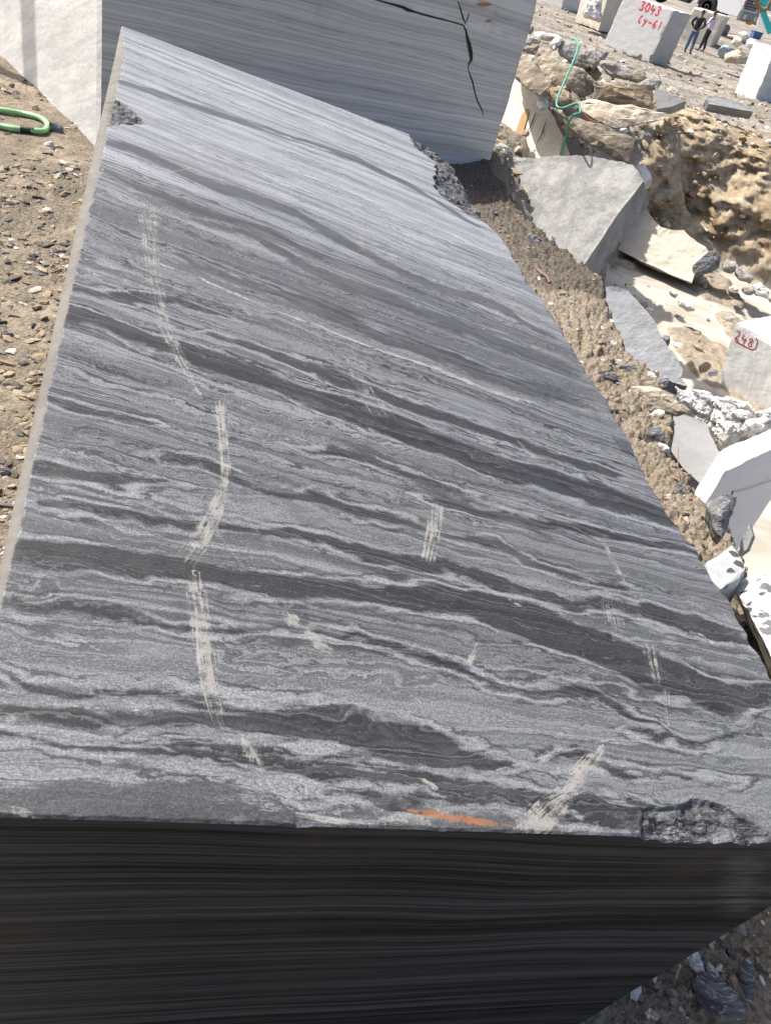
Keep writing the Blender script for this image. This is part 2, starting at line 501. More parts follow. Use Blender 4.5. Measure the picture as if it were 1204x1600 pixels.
SCR = [  # pale dragged-chain scratches and mortar dust: (strength, [(px, py, half width px)])
 (.62, [(230,325,16),(236,400,14),(243,450,13),(258,510,13),(285,570,10),(312,615,6)]),
 (.95, [(345,632,11),(348,680,11),(352,730,8),(350,765,9)]),
 (.9, [(350,770,12),(330,812,17),(312,848,18)]), (.55, [(312,848,18),(298,868,24)]),
 (.7, [(352,775,3),(430,860,4)]), (.6, [(308,718,2),(345,765,3)]), (.65, [(325,812,3),(382,885,3)]),
 (.6, [(305,896,8),(308,925,20)]), (.95, [(308,925,20),(314,970,20),(318,1030,18),(328,1080,20)]), (.6, [(328,1080,20),(335,1110,18),(345,1135,12)]),
 (.7, [(372,1145,4),(392,1175,14),(410,1210,17),(428,1238,12)]),
 (.95, [(446,955,4),(455,967,15),(464,976,8)]), (.85, [(482,986,6),(494,994,6)]), (.95, [(498,1008,10),(512,1016,10)]), (.4, [(415,930,3),(520,1030,6)]),
 (.8, [(682,792,10),(679,830,15),(670,872,11)]),
 (.8, [(945,850,5),(972,905,4)]), (.75, [(748,1006,5),(735,1035,7)]),
 (.95, [(942,1165,3),(920,1195,15),(902,1215,14)]), (.85, [(900,1222,10),(880,1240,16),(862,1250,16)]), (.9, [(880,1248,14),(845,1285,30),(830,1297,34)]),
 (.5, [(1016,1016,13),(1024,1062,10)]), (.6, [(1040,1080,5),(1044,1130,6)]), (.4, [(955,930,18),(965,990,16)]),
 (.8, [(-20,1262,7),(30,1268,8),(70,1277,4)]), (.85, [(465,1272,5),(530,1284,7),(590,1292,6)]), (.6, [(590,1278,4),(640,1278,10),(700,1290,6)]),
 (.5, [(555,335,4),(567,390,4)]), (.9, [(664,1222,8),(678,1230,7)]), (.6, [(738,1213,2),(850,1182,3),(960,1152,2)]),
 (.45, [(120,410,20),(160,420,40),(220,440,30)]), (.4, [(380,480,10),(400,490,20),(420,500,8)]), (.4, [(500,560,10),(560,590,16),(590,640,20)]), (.5, [(650,590,10),(680,600,10)]),
 (.5, [(810,690,3),(840,720,3)]), (.4, [(330,764,1.5),(450,762,1.5),(600,756,1.5)]), (.4, [(262,806,1.5),(340,812,1.5)]), (.5, [(575,1180,3),(580,1240,4)]), (.45, [(600,1255,1.5),(602,1295,2)]),
 (.6, [(684,1262,6),(686,1290,7)]), (.45, [(262,700,1.2),(345,745,1.2)]), (.5, [(330,764,1.2),(420,760,1.5),(520,758,1.2)]), (.45, [(262,868,1.2),(380,880,1.2)]), (.5, [(205,905,1.2),(300,908,1.5),(405,916,1.2)]), (.4, [(395,985,1.5),(400,1005,1.5)]), (.4, [(262,975,1.5),(270,995,1.5)]), (.5, [(490,858,1.2),(522,856,1.2)]), (.35, [(620,1110,1.2),(800,1185,1.2)]), (.5, [(300,800,2),(318,850,3)]), (.4, [(820,690,1.2),(850,735,1.2)]), (.4, [(770,690,1.2),(800,730,1.2)]), (.6, [(1128,955,2),(1140,975,3)]), (.8, [(150,280,4),(160,262,5)]),
]
ORANGE = [[(636,1266,2),(660,1270,5),(690,1275,6),(735,1281,7),(765,1286,4),(800,1290,1)]]
CHIP_BACK = [(636,206),(648,230),(681,254),(678,293),(698,313),(725,331),(753,345),(772,359),(795,385),(860,300),(760,150)]
CHIP_FRONT = [(1001,1264),(1028,1262),(1055,1258),(1066,1249),(1088,1246),(1105,1250),(1135,1264),(1162,1279),(1199,1304),(1260,1330),(1130,1345),(1035,1325),(999,1320)]
CHIP_LEFT = [(140,150),(163,153),(179,154),(199,168),(231,195),(193,196),(150,198)]
RIGHT = [(700,222),(712,243),(728,280),(748,318),(772,356),(790,378),(818,427),(865,487),(911,567),(960,643),(996,705),(1012,745),(1050,803),(1090,862),(1122,912),(1140,934),(1153,955),(1176,997),(1197,1040),(1364,1317)]

def poly_sd(P, U, Vv):
    """signed distance (positive inside) of grid points to a polygon"""
    best = np.full(U.shape, 1e9); ins = np.zeros(U.shape, bool)
    n = len(P)
    for i in range(n):
        a = P[i]; b = P[(i + 1) % n]
        ab = b - a; t = np.clip(((U - a[0]) * ab[0] + (Vv - a[1]) * ab[1]) / (ab @ ab), 0, 1)
        d = np.hypot(U - a[0] - t * ab[0], Vv - a[1] - t * ab[1])
        best = np.minimum(best, d)
        c = ((a[1] > Vv) != (b[1] > Vv)) & (U < (b[0] - a[0]) * (Vv - a[1]) / (b[1] - a[1] + 1e-12) + a[0])
        ins ^= c
    return np.where(ins, best, -best)

def strip_field(poly, U, Vv):
    """1 along the middle of a tapering strip, 0 at its rim and beyond (negative)"""
    out = np.full(U.shape, -9.0); ac = np.zeros(U.shape); al = np.zeros(U.shape); run = 0.0
    P = polyuv([(x, y) for x, y, _ in poly])
    Wd = []
    for (x, y, h) in poly:
        a = np.array(uv(x - h, y)); b = np.array(uv(x + h, y)); Wd.append(np.linalg.norm(a - b) / 2 + 1e-4)
    for i in range(len(P) - 1):
        a, b = P[i], P[i + 1]; ab = b - a
        t = np.clip(((U - a[0]) * ab[0] + (Vv - a[1]) * ab[1]) / (ab @ ab + 1e-12), 0, 1)
        d = np.hypot(U - a[0] - t * ab[0], Vv - a[1] - t * ab[1])
        wd = Wd[i] + (Wd[i + 1] - Wd[i]) * t
        f = 1 - d / wd; m = f > out
        L = math.sqrt(ab @ ab) + 1e-9
        side = ((U - a[0]) * ab[1] - (Vv - a[1]) * ab[0]) / L
        out = np.where(m, f, out); ac = np.where(m, side, ac); al = np.where(m, run + t * L, al)
        run += L
    return out, ac, al

def band_field(bands, U, Vv):
    """signed distance in metres to the nearest band edge, measured along the block's length"""
    out = np.full(U.shape, -1.0)
    for poly in bands:
        c = polyuv([(x, y) for x, y, _ in poly])
        hi = polyuv([(x, y - h) for x, y, h in poly]); lo = polyuv([(x, y + h) for x, y, h in poly])
        hw = np.abs(hi[:, 1] - lo[:, 1]) / 2
        o = np.argsort(c[:, 0])
        vb = np.interp(U, c[o, 0], c[o, 1]); h = np.interp(U, c[o, 0], hw[o])
        end = np.maximum(c[o[0], 0] - U, U - c[o[-1], 0])
        h = h - np.maximum(end, 0) * 0.3 - np.where(end > 0, 0.003, 0)
        out = np.maximum(out, h - np.abs(Vv - vb))
    return out

def m_top_mat():
    n = NT('banded_grey_marble')
    p = n.co()
    xyz = n.sep(p)
    s = n.attr('strat'); band = n.attr('band'); band2 = n.attr('band2'); vein = n.attr('vein'); scr = n.attr('scratch'); org = n.attr('rust'); fold = n.attr('fold')
    q = n.comb(xyz[0], n.mul(s, 3.2), 0.0)
    w1 = n.sub(n.noise(q, 1.6, 3, 0.55), 0.5)
    q2 = n.comb(xyz[0], n.mul(s, 2.6), 3.0)
    w2 = n.sub(n.noise(q2, 6.0, 4, 0.6, 0.5), 0.5)
    q3 = n.comb(xyz[0], n.mul(s, 1.7), 7.0)
    w3 = n.sub(n.noise(q3, 21.0, 3, 0.55, 0.4), 0.5)
    w4 = n.sub(n.noise(p, 120.0, 3, 0.65), 0.5)
    amp = n.mad(fold, 0.9, 0.35)
    loc = n.smooth(n.noise(n.comb(xyz[0], n.mul(s, 2.0), 13.0), 2.2, 3, 0.6), 0.40, 0.64)
    warp = n.add(n.mul(w2, n.mul(amp, n.mad(loc, 0.085, 0.045))), n.add(n.mul(w3, n.mul(amp, n.mad(loc, 0.032, 0.007))), n.mul(w4, 0.0016)))
    S = n.add(s, n.add(n.mul(w1, 0.10), warp))
    # broad tone
    t1 = n.noise(None, 7.0, 4, 0.6, dim='1D', w=S)
    t2 = n.noise(None, 34.0, 3, 0.6, dim='1D', w=n.add(S, 5.0))
    tone = n.smooth(n.mad(t1, 0.55, n.mul(t2, 0.45)), 0.38, 0.60)
    near = n.mix(tone, (0.060, 0.0625, 0.0655), (0.150, 0.157, 0.166))
    far = n.mix(tone, (0.178, 0.186, 0.198), (0.268, 0.280, 0.298))  # far beds: paler stone, plus low-angle sheen put into the colour
    base = n.mix(n.smooth(fold, 0.25, 1.0), far, near)
    # fine folded laminae
    patch = n.smooth(n.noise(q, 3.3, 3, 0.6), 0.36, 0.56)
    l1 = n.noise(None, 46.0, 2, 0.5, dim='1D', w=n.add(S, 11.0))
    dl = n.smooth(n.math('ABSOLUTE', n.sub(l1, 0.5)), 0.012, 0.045, 1, 0)
    fl_ = n.attr('lamina')
    base = n.mix(n.mul(fl_, n.mul(dl, n.mad(patch, 0.62, 0.38))), base, (0.020, 0.020, 0.022))
    l2 = n.noise(None, 95.0, 1, 0.5, dim='1D', w=n.add(S, 23.0))
    dl2 = n.smooth(n.math('ABSOLUTE', n.sub(l2, 0.46)), 0.015, 0.05, 1, 0)
    base = n.mix(n.mul(fl_, n.mul(dl2, n.mad(patch, 0.62, 0.18))), base, (0.026, 0.026, 0.029))
    l3 = n.noise(None, 58.0, 2, 0.5, dim='1D', w=n.add(S, 41.0))
    ll = n.smooth(n.math('ABSOLUTE', n.sub(l3, 0.54)), 0.008, 0.030, 1, 0)
    base = n.mix(n.mul(fl_, n.mul(ll, n.mad(patch, 0.42, 0.16))), base, (0.185, 0.19, 0.198))
    # dark beds
    bw = n.add(n.mul(w3, 0.012), n.mul(w4, 0.010))
    lam = n.sub(n.noise(None, 75.0, 2, 0.55, dim='1D', w=n.add(S, 77.0)), 0.5)
    bw = n.add(bw, n.mul(lam, n.mad(n.smooth(band, 0.0, 0.03), 0.03, 0.010)))
    bb = n.smooth(n.add(band, bw), -0.0035, 0.0045)
    inner = n.noise(None, 60.0, 3, 0.7, dim='1D', w=n.add(S, 63.0))
    fleck = n.smooth(n.noise(n.comb(xyz[0], n.mul(s, 4.0), 1.0), 38.0, 4, 0.7), 0.6, 0.72)
    dcol = n.mix(n.smooth(inner, 0.4, 0.7), (0.011, 0.0108, 0.0118), (0.024, 0.0238, 0.0258))
    dcol = n.mix(n.mul(fleck, 0.35), dcol, (0.115, 0.115, 0.12))
    thin = n.noise(None, 120.0, 2, 0.6, dim='1D', w=n.add(S, 91.0))
    dcol = n.mix(n.mul(n.smooth(thin, 0.56, 0.66), 0.62), dcol, (0.085, 0.086, 0.09))
    base = n.mix(n.mul(bb, n.mad(n.smooth(inner, .42, .62), -0.09, 0.94)), base, dcol)
    b2 = n.smooth(n.add(band2, n.mul(bw, 1.5)), -0.012, 0.012)
    base = n.mix(n.mul(b2, 0.78), base, n.mix(n.smooth(inner, .35, .7), (0.026, 0.026, 0.028), (0.045, 0.0455, 0.048)))
    # pale rims and thin dark selvages along the dark beds
    ed = n.add(band, bw)
    rim = n.smooth(n.math('ABSOLUTE', n.add(ed, 0.009)), 0.0015, 0.0055, 1, 0)
    rim2 = n.smooth(n.math('ABSOLUTE', n.add(ed, 0.020)), 0.001, 0.0035, 1, 0)
    gate = n.mul(n.smooth(n.noise(q, 4.0, 3, .6), .40, .56), fold)
    base = n.mix(n.mul(rim, n.mul(gate, 0.65)), base, (0.20, 0.208, 0.22))
    base = n.mix(n.mul(rim2, n.mul(gate, 0.75)), base, (0.022, 0.022, 0.024))
    # light veins
    vv = n.smooth(n.add(vein, n.add(n.mul(w3, 4.5), n.add(n.mul(w4, 2.2), n.mul(w2, 1.5)))), 0.05, 0.55)
    vbrk = n.smooth(n.noise(p, 11.0, 4, 0.65), 0.36, 0.56)
    base = n.mix(n.mul(vv, n.mad(vbrk, 0.6, 0.2)), base, n.mix(n.noise(p, 60, 3), (0.17, 0.18, 0.19), (0.34, 0.34, 0.335)))
    sw = n.smooth(n.add(n.attr('swirl'), n.add(n.mul(w3, 4.0), n.mul(w2, 2.5))), -0.3, 0.4)
    base = n.mix(n.mul(sw, 0.75), base, n.mix(n.smooth(thin, .42, .5), (0.105, 0.112, 0.120), (0.175, 0.183, 0.193)))
    # crystalline grain
    g = n.noise(p, 300.0, 3, 0.75)
    g2 = n.noise(p, 150.0, 3, 0.7)
    base = n.mix(0.40, base, n.mix(n.smooth(g, .3, .7), (0.12, 0.12, 0.12), (0.88, 0.88, 0.88)), 'OVERLAY')
    base = n.mix(0.34, base, n.mix(n.smooth(g2, .25, .75), (0.2, 0.2, 0.2), (0.80, 0.80, 0.80)), 'OVERLAY')
    # mottled dust film
    film = n.smooth(n.noise(p, 2.3, 5, 0.65), 0.5, 0.75)
    base = n.mix(n.mul(film, 0.16), base, (0.22, 0.215, 0.20))
    # chain scratches: streaks running along the block
    st = n.noise(n.comb(n.mul(n.attr('across'), 210.0), n.mul(n.attr('along'), 7.0), n.mul(w4, 2.0)), 1.0, 3, 0.65)
    cr = n.noise(p, 26, 6, 0.72)
    sm = n.smooth(n.sub(n.mad(scr, 0.55, n.mul(n.sub(st, 0.5), 1.7)), n.mul(n.sub(cr, 0.5), 2.3)), 0.28, 0.66)
    sm = n.mul(sm, n.smooth(scr, 0.0, 0.12))
    sm = n.math('MAXIMUM', sm, n.mul(n.smooth(scr, 0.05, 0.8), n.mul(n.smooth(st, 0.42, 0.66), 0.40)))
    scol = n.mix(n.noise(p, 25, 4), (0.155, 0.147, 0.134), (0.36, 0.343, 0.318))
    base = n.mix(n.mul(sm, 0.76), base, scol)
    om = n.mul(n.smooth(n.add(org, n.add(n.mul(w3, 2.6), n.mul(w4, 1.6))), 0.0, 0.5), n.smooth(cr, 0.36, 0.56))
    base = n.mix(n.mul(om, 0.9), base, n.mix(n.noise(p, 40, 4), (0.20, 0.070, 0.024), (0.27, 0.12, 0.052)))
    h = n.add(n.mul(g2, 0.5), n.add(n.mul(sm, 1.0), n.mul(n.noise(p, 45, 4, .6), 0.5)))
    rough = n.mad(g2, 0.22, n.mad(sm, 0.25, 0.44))
    return n.done(base, rough, n.bump(h, 0.22, 0.004), 0.36)

def m_break_mat():
    n = NT('broken_marble')
    p = n.co(); x = n.sep(p)
    q = n.scale(p, (2.2, 9, 9), rot=(0.2, 0, 0.5))
    f = n.noise(q, 5, 6, 0.65, 1.0)
    c = n.mix(n.smooth(f, 0.4, 0.62), (0.030, 0.030, 0.033), (0.135, 0.138, 0.146))
    v = n.smooth(n.math('ABSOLUTE', n.sub(n.noise(q, 3.1, 4, .6, 1.5), 0.5)), 0, 0.015, 1, 0)
    c = n.mix(n.mul(v, 0.4), c, (0.36, 0.37, 0.39))
    h = n.add(n.noise(p, 14, 6, 0.6), n.mul(n.noise(q, 9, 5, .65), 0.8))
    return n.done(c, 0.55, n.bump(h, 0.8, 0.03), 0.4)

def m_front_mat():
    n = NT('sawn_dark_marble')
    p = n.co(); x = n.sep(p)
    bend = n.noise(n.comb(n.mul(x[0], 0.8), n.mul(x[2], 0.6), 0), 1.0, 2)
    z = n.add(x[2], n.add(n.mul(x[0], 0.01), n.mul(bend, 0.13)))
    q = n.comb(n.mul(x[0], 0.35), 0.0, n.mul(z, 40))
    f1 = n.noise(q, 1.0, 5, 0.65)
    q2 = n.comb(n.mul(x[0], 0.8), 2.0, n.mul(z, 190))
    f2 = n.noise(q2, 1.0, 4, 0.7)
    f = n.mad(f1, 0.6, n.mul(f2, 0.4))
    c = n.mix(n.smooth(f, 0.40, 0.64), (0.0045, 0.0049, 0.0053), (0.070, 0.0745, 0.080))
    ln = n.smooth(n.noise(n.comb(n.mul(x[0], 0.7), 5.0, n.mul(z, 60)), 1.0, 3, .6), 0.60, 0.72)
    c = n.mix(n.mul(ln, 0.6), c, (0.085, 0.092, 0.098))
    brown_sheen = n.smooth(n.noise(n.scale(p, (2.0, 1, 0.9)), 1.5, 4), 0.48, 0.72)
    c = n.mix(n.mul(brown_sheen, 0.5), c, (0.050, 0.042, 0.031))  # brown sheen from the ground painted into the face in patches
    # pale scuff near the right arris and small nicks
    dg_ = n.math('ABSOLUTE', n.sub(n.mad(x[2], .75, x[0]), 1.255))
    lim = n.mul(n.smooth(x[2], -.36, -.26), n.smooth(x[2], -.035, -.09))
    sc_ = n.mul(n.smooth(n.add(dg_, n.mul(n.sub(n.noise(p, 14, 5, .65), .5), 0.16)), 0.005, 0.075, 1, 0), n.mul(lim, n.smooth(n.noise(n.comb(n.mul(x[0], 3.0), 0, n.mul(x[2], 90)), 1.0, 4, .7), .34, .62)))
    c = n.mix(n.mul(sc_, n.mul(n.smooth(f2, .3, .6), 0.75)), c, (0.13, 0.145, 0.145))
    nk = n.smooth(n.noise(n.scale(p, (6, 1, 30)), 1.6, 3), 0.73, 0.76)
    c = n.mix(n.mul(nk, 0.6), c, (0.2, 0.2, 0.2))
    rgh = n.mad(f2, 0.25, 0.42)
    return n.done(c, rgh, n.bump(n.add(f2, n.mul(f1, .6)), 0.35, 0.004), 0.12)

def build_large_block():
    NU, NV = 420, 760
    nsd = np.linspace(0, 1, NV + 1) ** 1.7 * TL
    rt = polyuv(RIGHT); o = np.argsort(rt[:, 1])
    umax = np.interp(nsd, rt[o, 1], rt[o, 0])
    umax = umax + 0.010 * fbm(nsd * 7, nsd * 0 + .3, 4, 0.6) + 0.006 * np.maximum(0, billow(nsd * 16, nsd * 0 + 2.3, 2) - .2)
    wch = (0.010 + 0.030 * (nsd / TL)) * (1 - 0.9 * sstep(0.86, 1.0, nsd / TL)) * (1 + 0.22 * fbm(nsd * 14, nsd * 0 + 7, 4)) + 0.010 * np.maximum(0, fbm(nsd * 11, nsd * 0 + 3.3, 4) - .32)
    t = np.linspace(0, 1, NU + 1)
    U = wch[:, None] + (umax - wch)[:, None] * t[None, :]
    Vv = np.repeat(nsd[:, None], NU + 1, 1)
    Z = 0.0008 * fbm(U * 9, Vv * 9, 3)
    Pb, Pf, Pl = polyuv(CHIP_BACK), polyuv(CHIP_FRONT), polyuv(CHIP_LEFT)
    jit = 0.012 * fbm(U * 22, Vv * 22, 3)
    db = poly_sd(Pb, U, Vv) + jit; df = poly_sd(Pf, U, Vv) + jit * 0.5; dl = poly_sd(Pl, U, Vv) + jit
    step = np.floor(fbm(U * 6 + Vv * 3, Vv * 9, 3) * 3) / 3
    Z -= sstep(0, 0.012, db) * (0.020 + 0.12 * np.clip(db, 0, .4)) + np.where(db > 0, (0.016 * step + 0.016 * fbm(U * 14, Vv * 24, 4)) * sstep(0, .05, db), 0)
    Z -= sstep(0, 0.006, df) * (0.006 + 0.30 * np.clip(df, 0, .2)) + np.where(df > 0, (0.006 * step + 0.007 * fbm(U * 30, Vv * 40, 4)) * sstep(0, .02, df), 0)
    Z -= sstep(0, 0.012, dl) * 0.016 + np.where(dl > 0, 0.012 * fbm(U * 18, Vv * 30, 4), 0)
    # worn right arris
    er = umax[:, None] - U
    wear = 0.02 + 0.018 * fbm(nsd * 8, nsd * 0 + 4.4, 4)[:, None]
    rr = np.clip(1 - er / np.maximum(wear, 0.004), 0, 1)
    Z -= 0.020 * rr ** 1.5
    fr = np.clip(1 - Vv / (0.004 + 0.003 * fbm(U * 30, U * 0 + 3, 3)), 0, 1); Z -= 0.003 * fr
    nick = np.clip(fbm(U * 13, U * 0 + 6.1, 5, .6) - .12, 0, 1)
    Z -= 0.007 * nick * sstep(0.030, 0.0, Vv / (nick + .05))
    broken = np.maximum(np.maximum(db, df), np.maximum(dl, np.where(rr > 0.5, 0.01, -1)))
    DEP = -1.62
    ZL = -0.7 * wch
    # columns: left bottom, chamfer foot, top ..., right mid rough, right bottom
    nr = NV + 1
    rough = 0.02 * fbm(nsd * 5, nsd * 0 + 9.1, 4)
    cols = [(np.full(nr, 0.03), nsd, np.full(nr, DEP)), (np.zeros(nr), nsd, ZL)]
    for j in range(NU + 1): cols.append((U[:, j], Vv[:, j], Z[:, j]))
    for k, dz in enumerate((0.04, 0.12, 0.3, 0.6, 1.0, 1.62)):
        cols.append((umax - 0.06 * dz + 0.02 * fbm(nsd * 6 + k, nsd * 0 + k * 1.7, 4), nsd, np.full(nr, -dz) + Z[:, -1] * (dz < .3)))
    X = np.stack([c[0] for c in cols], 1); Yv = np.stack([c[1] for c in cols], 1); Zz = np.stack([c[2] for c in cols], 1)
    # shear: v runs along TV
    LX = X + Yv * VX; LY = Yv * VY
    verts = np.stack([LX, LY, Zz], -1).reshape(-1, 3)
    nc = X.shape[1]
    i, j = np.meshgrid(np.arange(nr - 1), np.arange(nc - 1), indexing='ij')
    q = np.stack([i * nc + j, i * nc + j + 1, (i + 1) * nc + j + 1, (i + 1) * nc + j], -1).reshape(-1, 4)
    mi = np.zeros((nr - 1, nc - 1), int)
    mi[:, 0] = 3; mi[:, 1] = 3; mi[:, NU + 2:] = 1
    bc = broken[:-1, :-1] > 0
    mi[:, 2:NU + 2][bc] = 1
    # front and back caps as grids
    capv = []; capq = []; capm = []
    base = len(verts)
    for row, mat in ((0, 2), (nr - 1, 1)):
        sel = list(range(1, NU + 3))
        K = 30
        x0 = LX[row, sel]; z0 = Zz[row, sel]; y0 = LY[row, sel]
        off = base + sum(len(c) for c in capv)
        xb = np.interp(np.linspace(0, 1, len(sel)), [0, 1], [LX[row, 0], LX[row, -1]])
        for k in range(K + 1):
            f = (k / K) ** 1.3
            xe = x0 * (1 - f) + xb * f; ze = z0 * (1 - f) + DEP * f
            capv.append(np.stack([xe, y0 + 0.0012 * fbm(xe * 2, ze * 40, 3) * (k > 0), ze], -1))
        m = len(sel)
        a, b = np.meshgrid(np.arange(K), np.arange(m - 1), indexing='ij')
        qq = np.stack([off + a * m + b, off + (a + 1) * m + b, off + (a + 1) * m + b + 1, off + a * m + b + 1], -1).reshape(-1, 4)
        if row: qq = qq[:, ::-1]
        capq.append(qq); capm.append(np.full(len(qq), mat))
    av = np.concatenate([verts] + capv); aq = np.concatenate([q] + capq); am = np.concatenate([mi.ravel()] + capm)
    o = mesh_np('marble_block', av, aq, None, True)
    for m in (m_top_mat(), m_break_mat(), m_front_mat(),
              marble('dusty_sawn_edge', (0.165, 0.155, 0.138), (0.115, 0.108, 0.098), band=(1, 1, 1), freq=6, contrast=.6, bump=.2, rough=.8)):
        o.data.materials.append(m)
    o.data.polygons.foreach_set('material_index', am.astype(np.int32))
    # pattern fields
    def full(f):
        out = np.full((nr, nc), -1.0); out[:, 2:NU + 3] = f
        out[:, :2] = f[:, :1]; out[:, NU + 3:] = f[:, -1:]
        return np.concatenate([out.ravel(), np.full(len(av) - nr * nc, -1.0)])
    sl = []
    for g, poly in BANDS:
        c = polyuv([(x, y) for x, y, _ in poly])
        for a, b in zip(c[:-1], c[1:]):
            if abs(b[0] - a[0]) > 0.03: sl.append(((a[1] + b[1]) / 2, (b[1] - a[1]) / (b[0] - a[0]), abs(b[0] - a[0])))
    sl = np.array(sl)
    co = np.polyfit(sl[:, 0], sl[:, 1], 2, w=sl[:, 2])
    k = np.clip(np.polyval(co, Vv), -0.9, 0.2)
    k = np.where(Vv > sl[:, 0].max(), np.polyval(co, sl[:, 0].max()), k)
    S = Vv - k * U
    nf = 1.0 - 0.55 * sstep(1.4, 2.6, Vv)
    Vw = Vv + nf * (0.022 * fbm(U * 4.5, S * 11, 3) + 0.010 * fbm(U * 15 + 3, S * 30, 3))
    Ve = Vv + nf * (0.030 * fbm(U * 5 + 8, S * 14, 4, .6))
    fattr(o, 'strat', full(S))
    fattr(o, 'band', full(band_field([p for g, p in BANDS if g == 1], U, .6 * Vw + .4 * Ve)))
    fattr(o, 'band2', full(band_field([p for g, p in BANDS if g == 2], U, Ve)))
    vf = np.full(U.shape, -9.0)
    for p in VEINS[:7]: vf = np.maximum(vf, band_field([p], U, Vv) / 0.006)
    fattr(o, 'vein', full(np.clip(vf, -3, 3)))
    sf = np.zeros(U.shape)
    sa = np.zeros(U.shape); sl_ = np.zeros(U.shape); top = np.full(U.shape, -1.0)
    for i, (st, p) in enumerate(SCR):
        f, ac, al = strip_field(p, U, Vv)
        m = f > top                              # every point takes the streak direction of its nearest scratch
        top = np.where(m, f, top); sa = np.where(m, ac + i * 1.7, sa); sl_ = np.where(m, al + i * .9, sl_)
        sf = np.maximum(sf, st * np.clip(f * 2.4, 0, 1))
    fattr(o, 'scratch', full(sf)); fattr(o, 'across', full(sa)); fattr(o, 'along', full(sl_))
    of = np.full(U.shape, -2.0)
    for p in ORANGE: of = np.maximum(of, strip_field(p, U, Vv)[0])
    fattr(o, 'rust', full(np.clip(of, -2, 1)))
    ff = 1.0 - 0.75 * sstep(1.5, 2.7, Vv + 0.25 * fbm(U * 1.2, S * 2.5, 3))          # the far end is straight bedded, the near end folded
    fattr(o, 'fold', full(ff))
    zone = Vv + 0.12 * fbm(U * 2, S * 4 + 5, 3)
    fattr(o, 'lamina', full((0.62 + 0.38 * sstep(.55, .95, zone)) * (1 - .45 * sstep(1.6, 2.6, zone))))
    wf = np.full(U.shape, -9.0)
    for p in VEINS[7:]: wf = np.maximum(wf, band_field([p], U, Vw) / 0.006)
    fattr(o, 'swirl', full(np.clip(wf, -3, 3)))
    o.matrix_world = Matrix([[TX[0], TY[0], TN[0], TB[0]], [TX[1], TY[1], TN[1], TB[1]], [TX[2], TY[2], TN[2], TB[2]], [0, 0, 0, 1]])
    tag(o, 'largest dark grey banded marble block with chain scratches, filling the foreground', 'marble block')
    return o
build_large_block()
# ==================================================================  TERRAIN
CREST = np.array([at(px, py, r)[:2] for px, py, r in (
    (700, 170, 12.0), (768, 226, 9.6), (805, 270, 8.6), (835, 320, 7.9), (868, 356, 7.3), (885, 392, 7.0), (912, 412, 6.75), (944, 440, 6.4), (950, 480, 5.9), (957, 522, 5.45), (985, 545, 5.2),
    (1021, 562, 5.0), (1040, 600, 4.7), (1052, 684, 4.15), (1106, 741, 3.75), (1160, 778, 3.55), (1180, 815, 3.35), (1178, 850, 3.15), (1215, 880, 2.95))])
CREST = np.concatenate([[[-3.0, 40.0], [0.0, 16.0]], CREST[1:], [[3.2, 1.2], [3.6, -1.5], [4.5, -12]]])

def crest_sd(x, y):
    """distance to the bank's crest, positive on the pit side"""
    best = np.full(np.shape(x), 1e9); side = np.zeros(np.shape(x))
    for a, b in zip(CREST[:-1], CREST[1:]):
        ab = b - a; t = np.clip(((x - a[0]) * ab[0] + (y - a[1]) * ab[1]) / (ab @ ab), 0, 1)
        dx = x - a[0] - t * ab[0]; dy = y - a[1] - t * ab[1]
        d = np.hypot(dx, dy); cr = ab[0] * (y - a[1]) - ab[1] * (x - a[0])
        m = d < best - 1e-9
        best = np.where(m, d, best); side = np.where(m, np.sign(cr), side)
    return best * side

def tps(pts):
    P = np.array(pts, float); n = len(P)
    d = np.linalg.norm(P[:, None, :2] - P[None, :, :2], axis=2)
    K = d                                           # linear kernel: no overshoot
    A = np.zeros((n + 1, n + 1)); A[:n, :n] = K + np.eye(n) * 0.02; A[:n, n] = 1; A[n, :n] = 1
    c = np.linalg.solve(A, np.append(P[:, 2], 0))
    def f(x, y):
        s = np.full(np.shape(x), c[n])
        for i in range(n): s = s + c[i] * np.hypot(x - P[i, 0], y - P[i, 1])
        return s
    return f

def pol(az, r, z):
    a = math.radians(az); return (r * math.sin(a), r * math.cos(a), z)

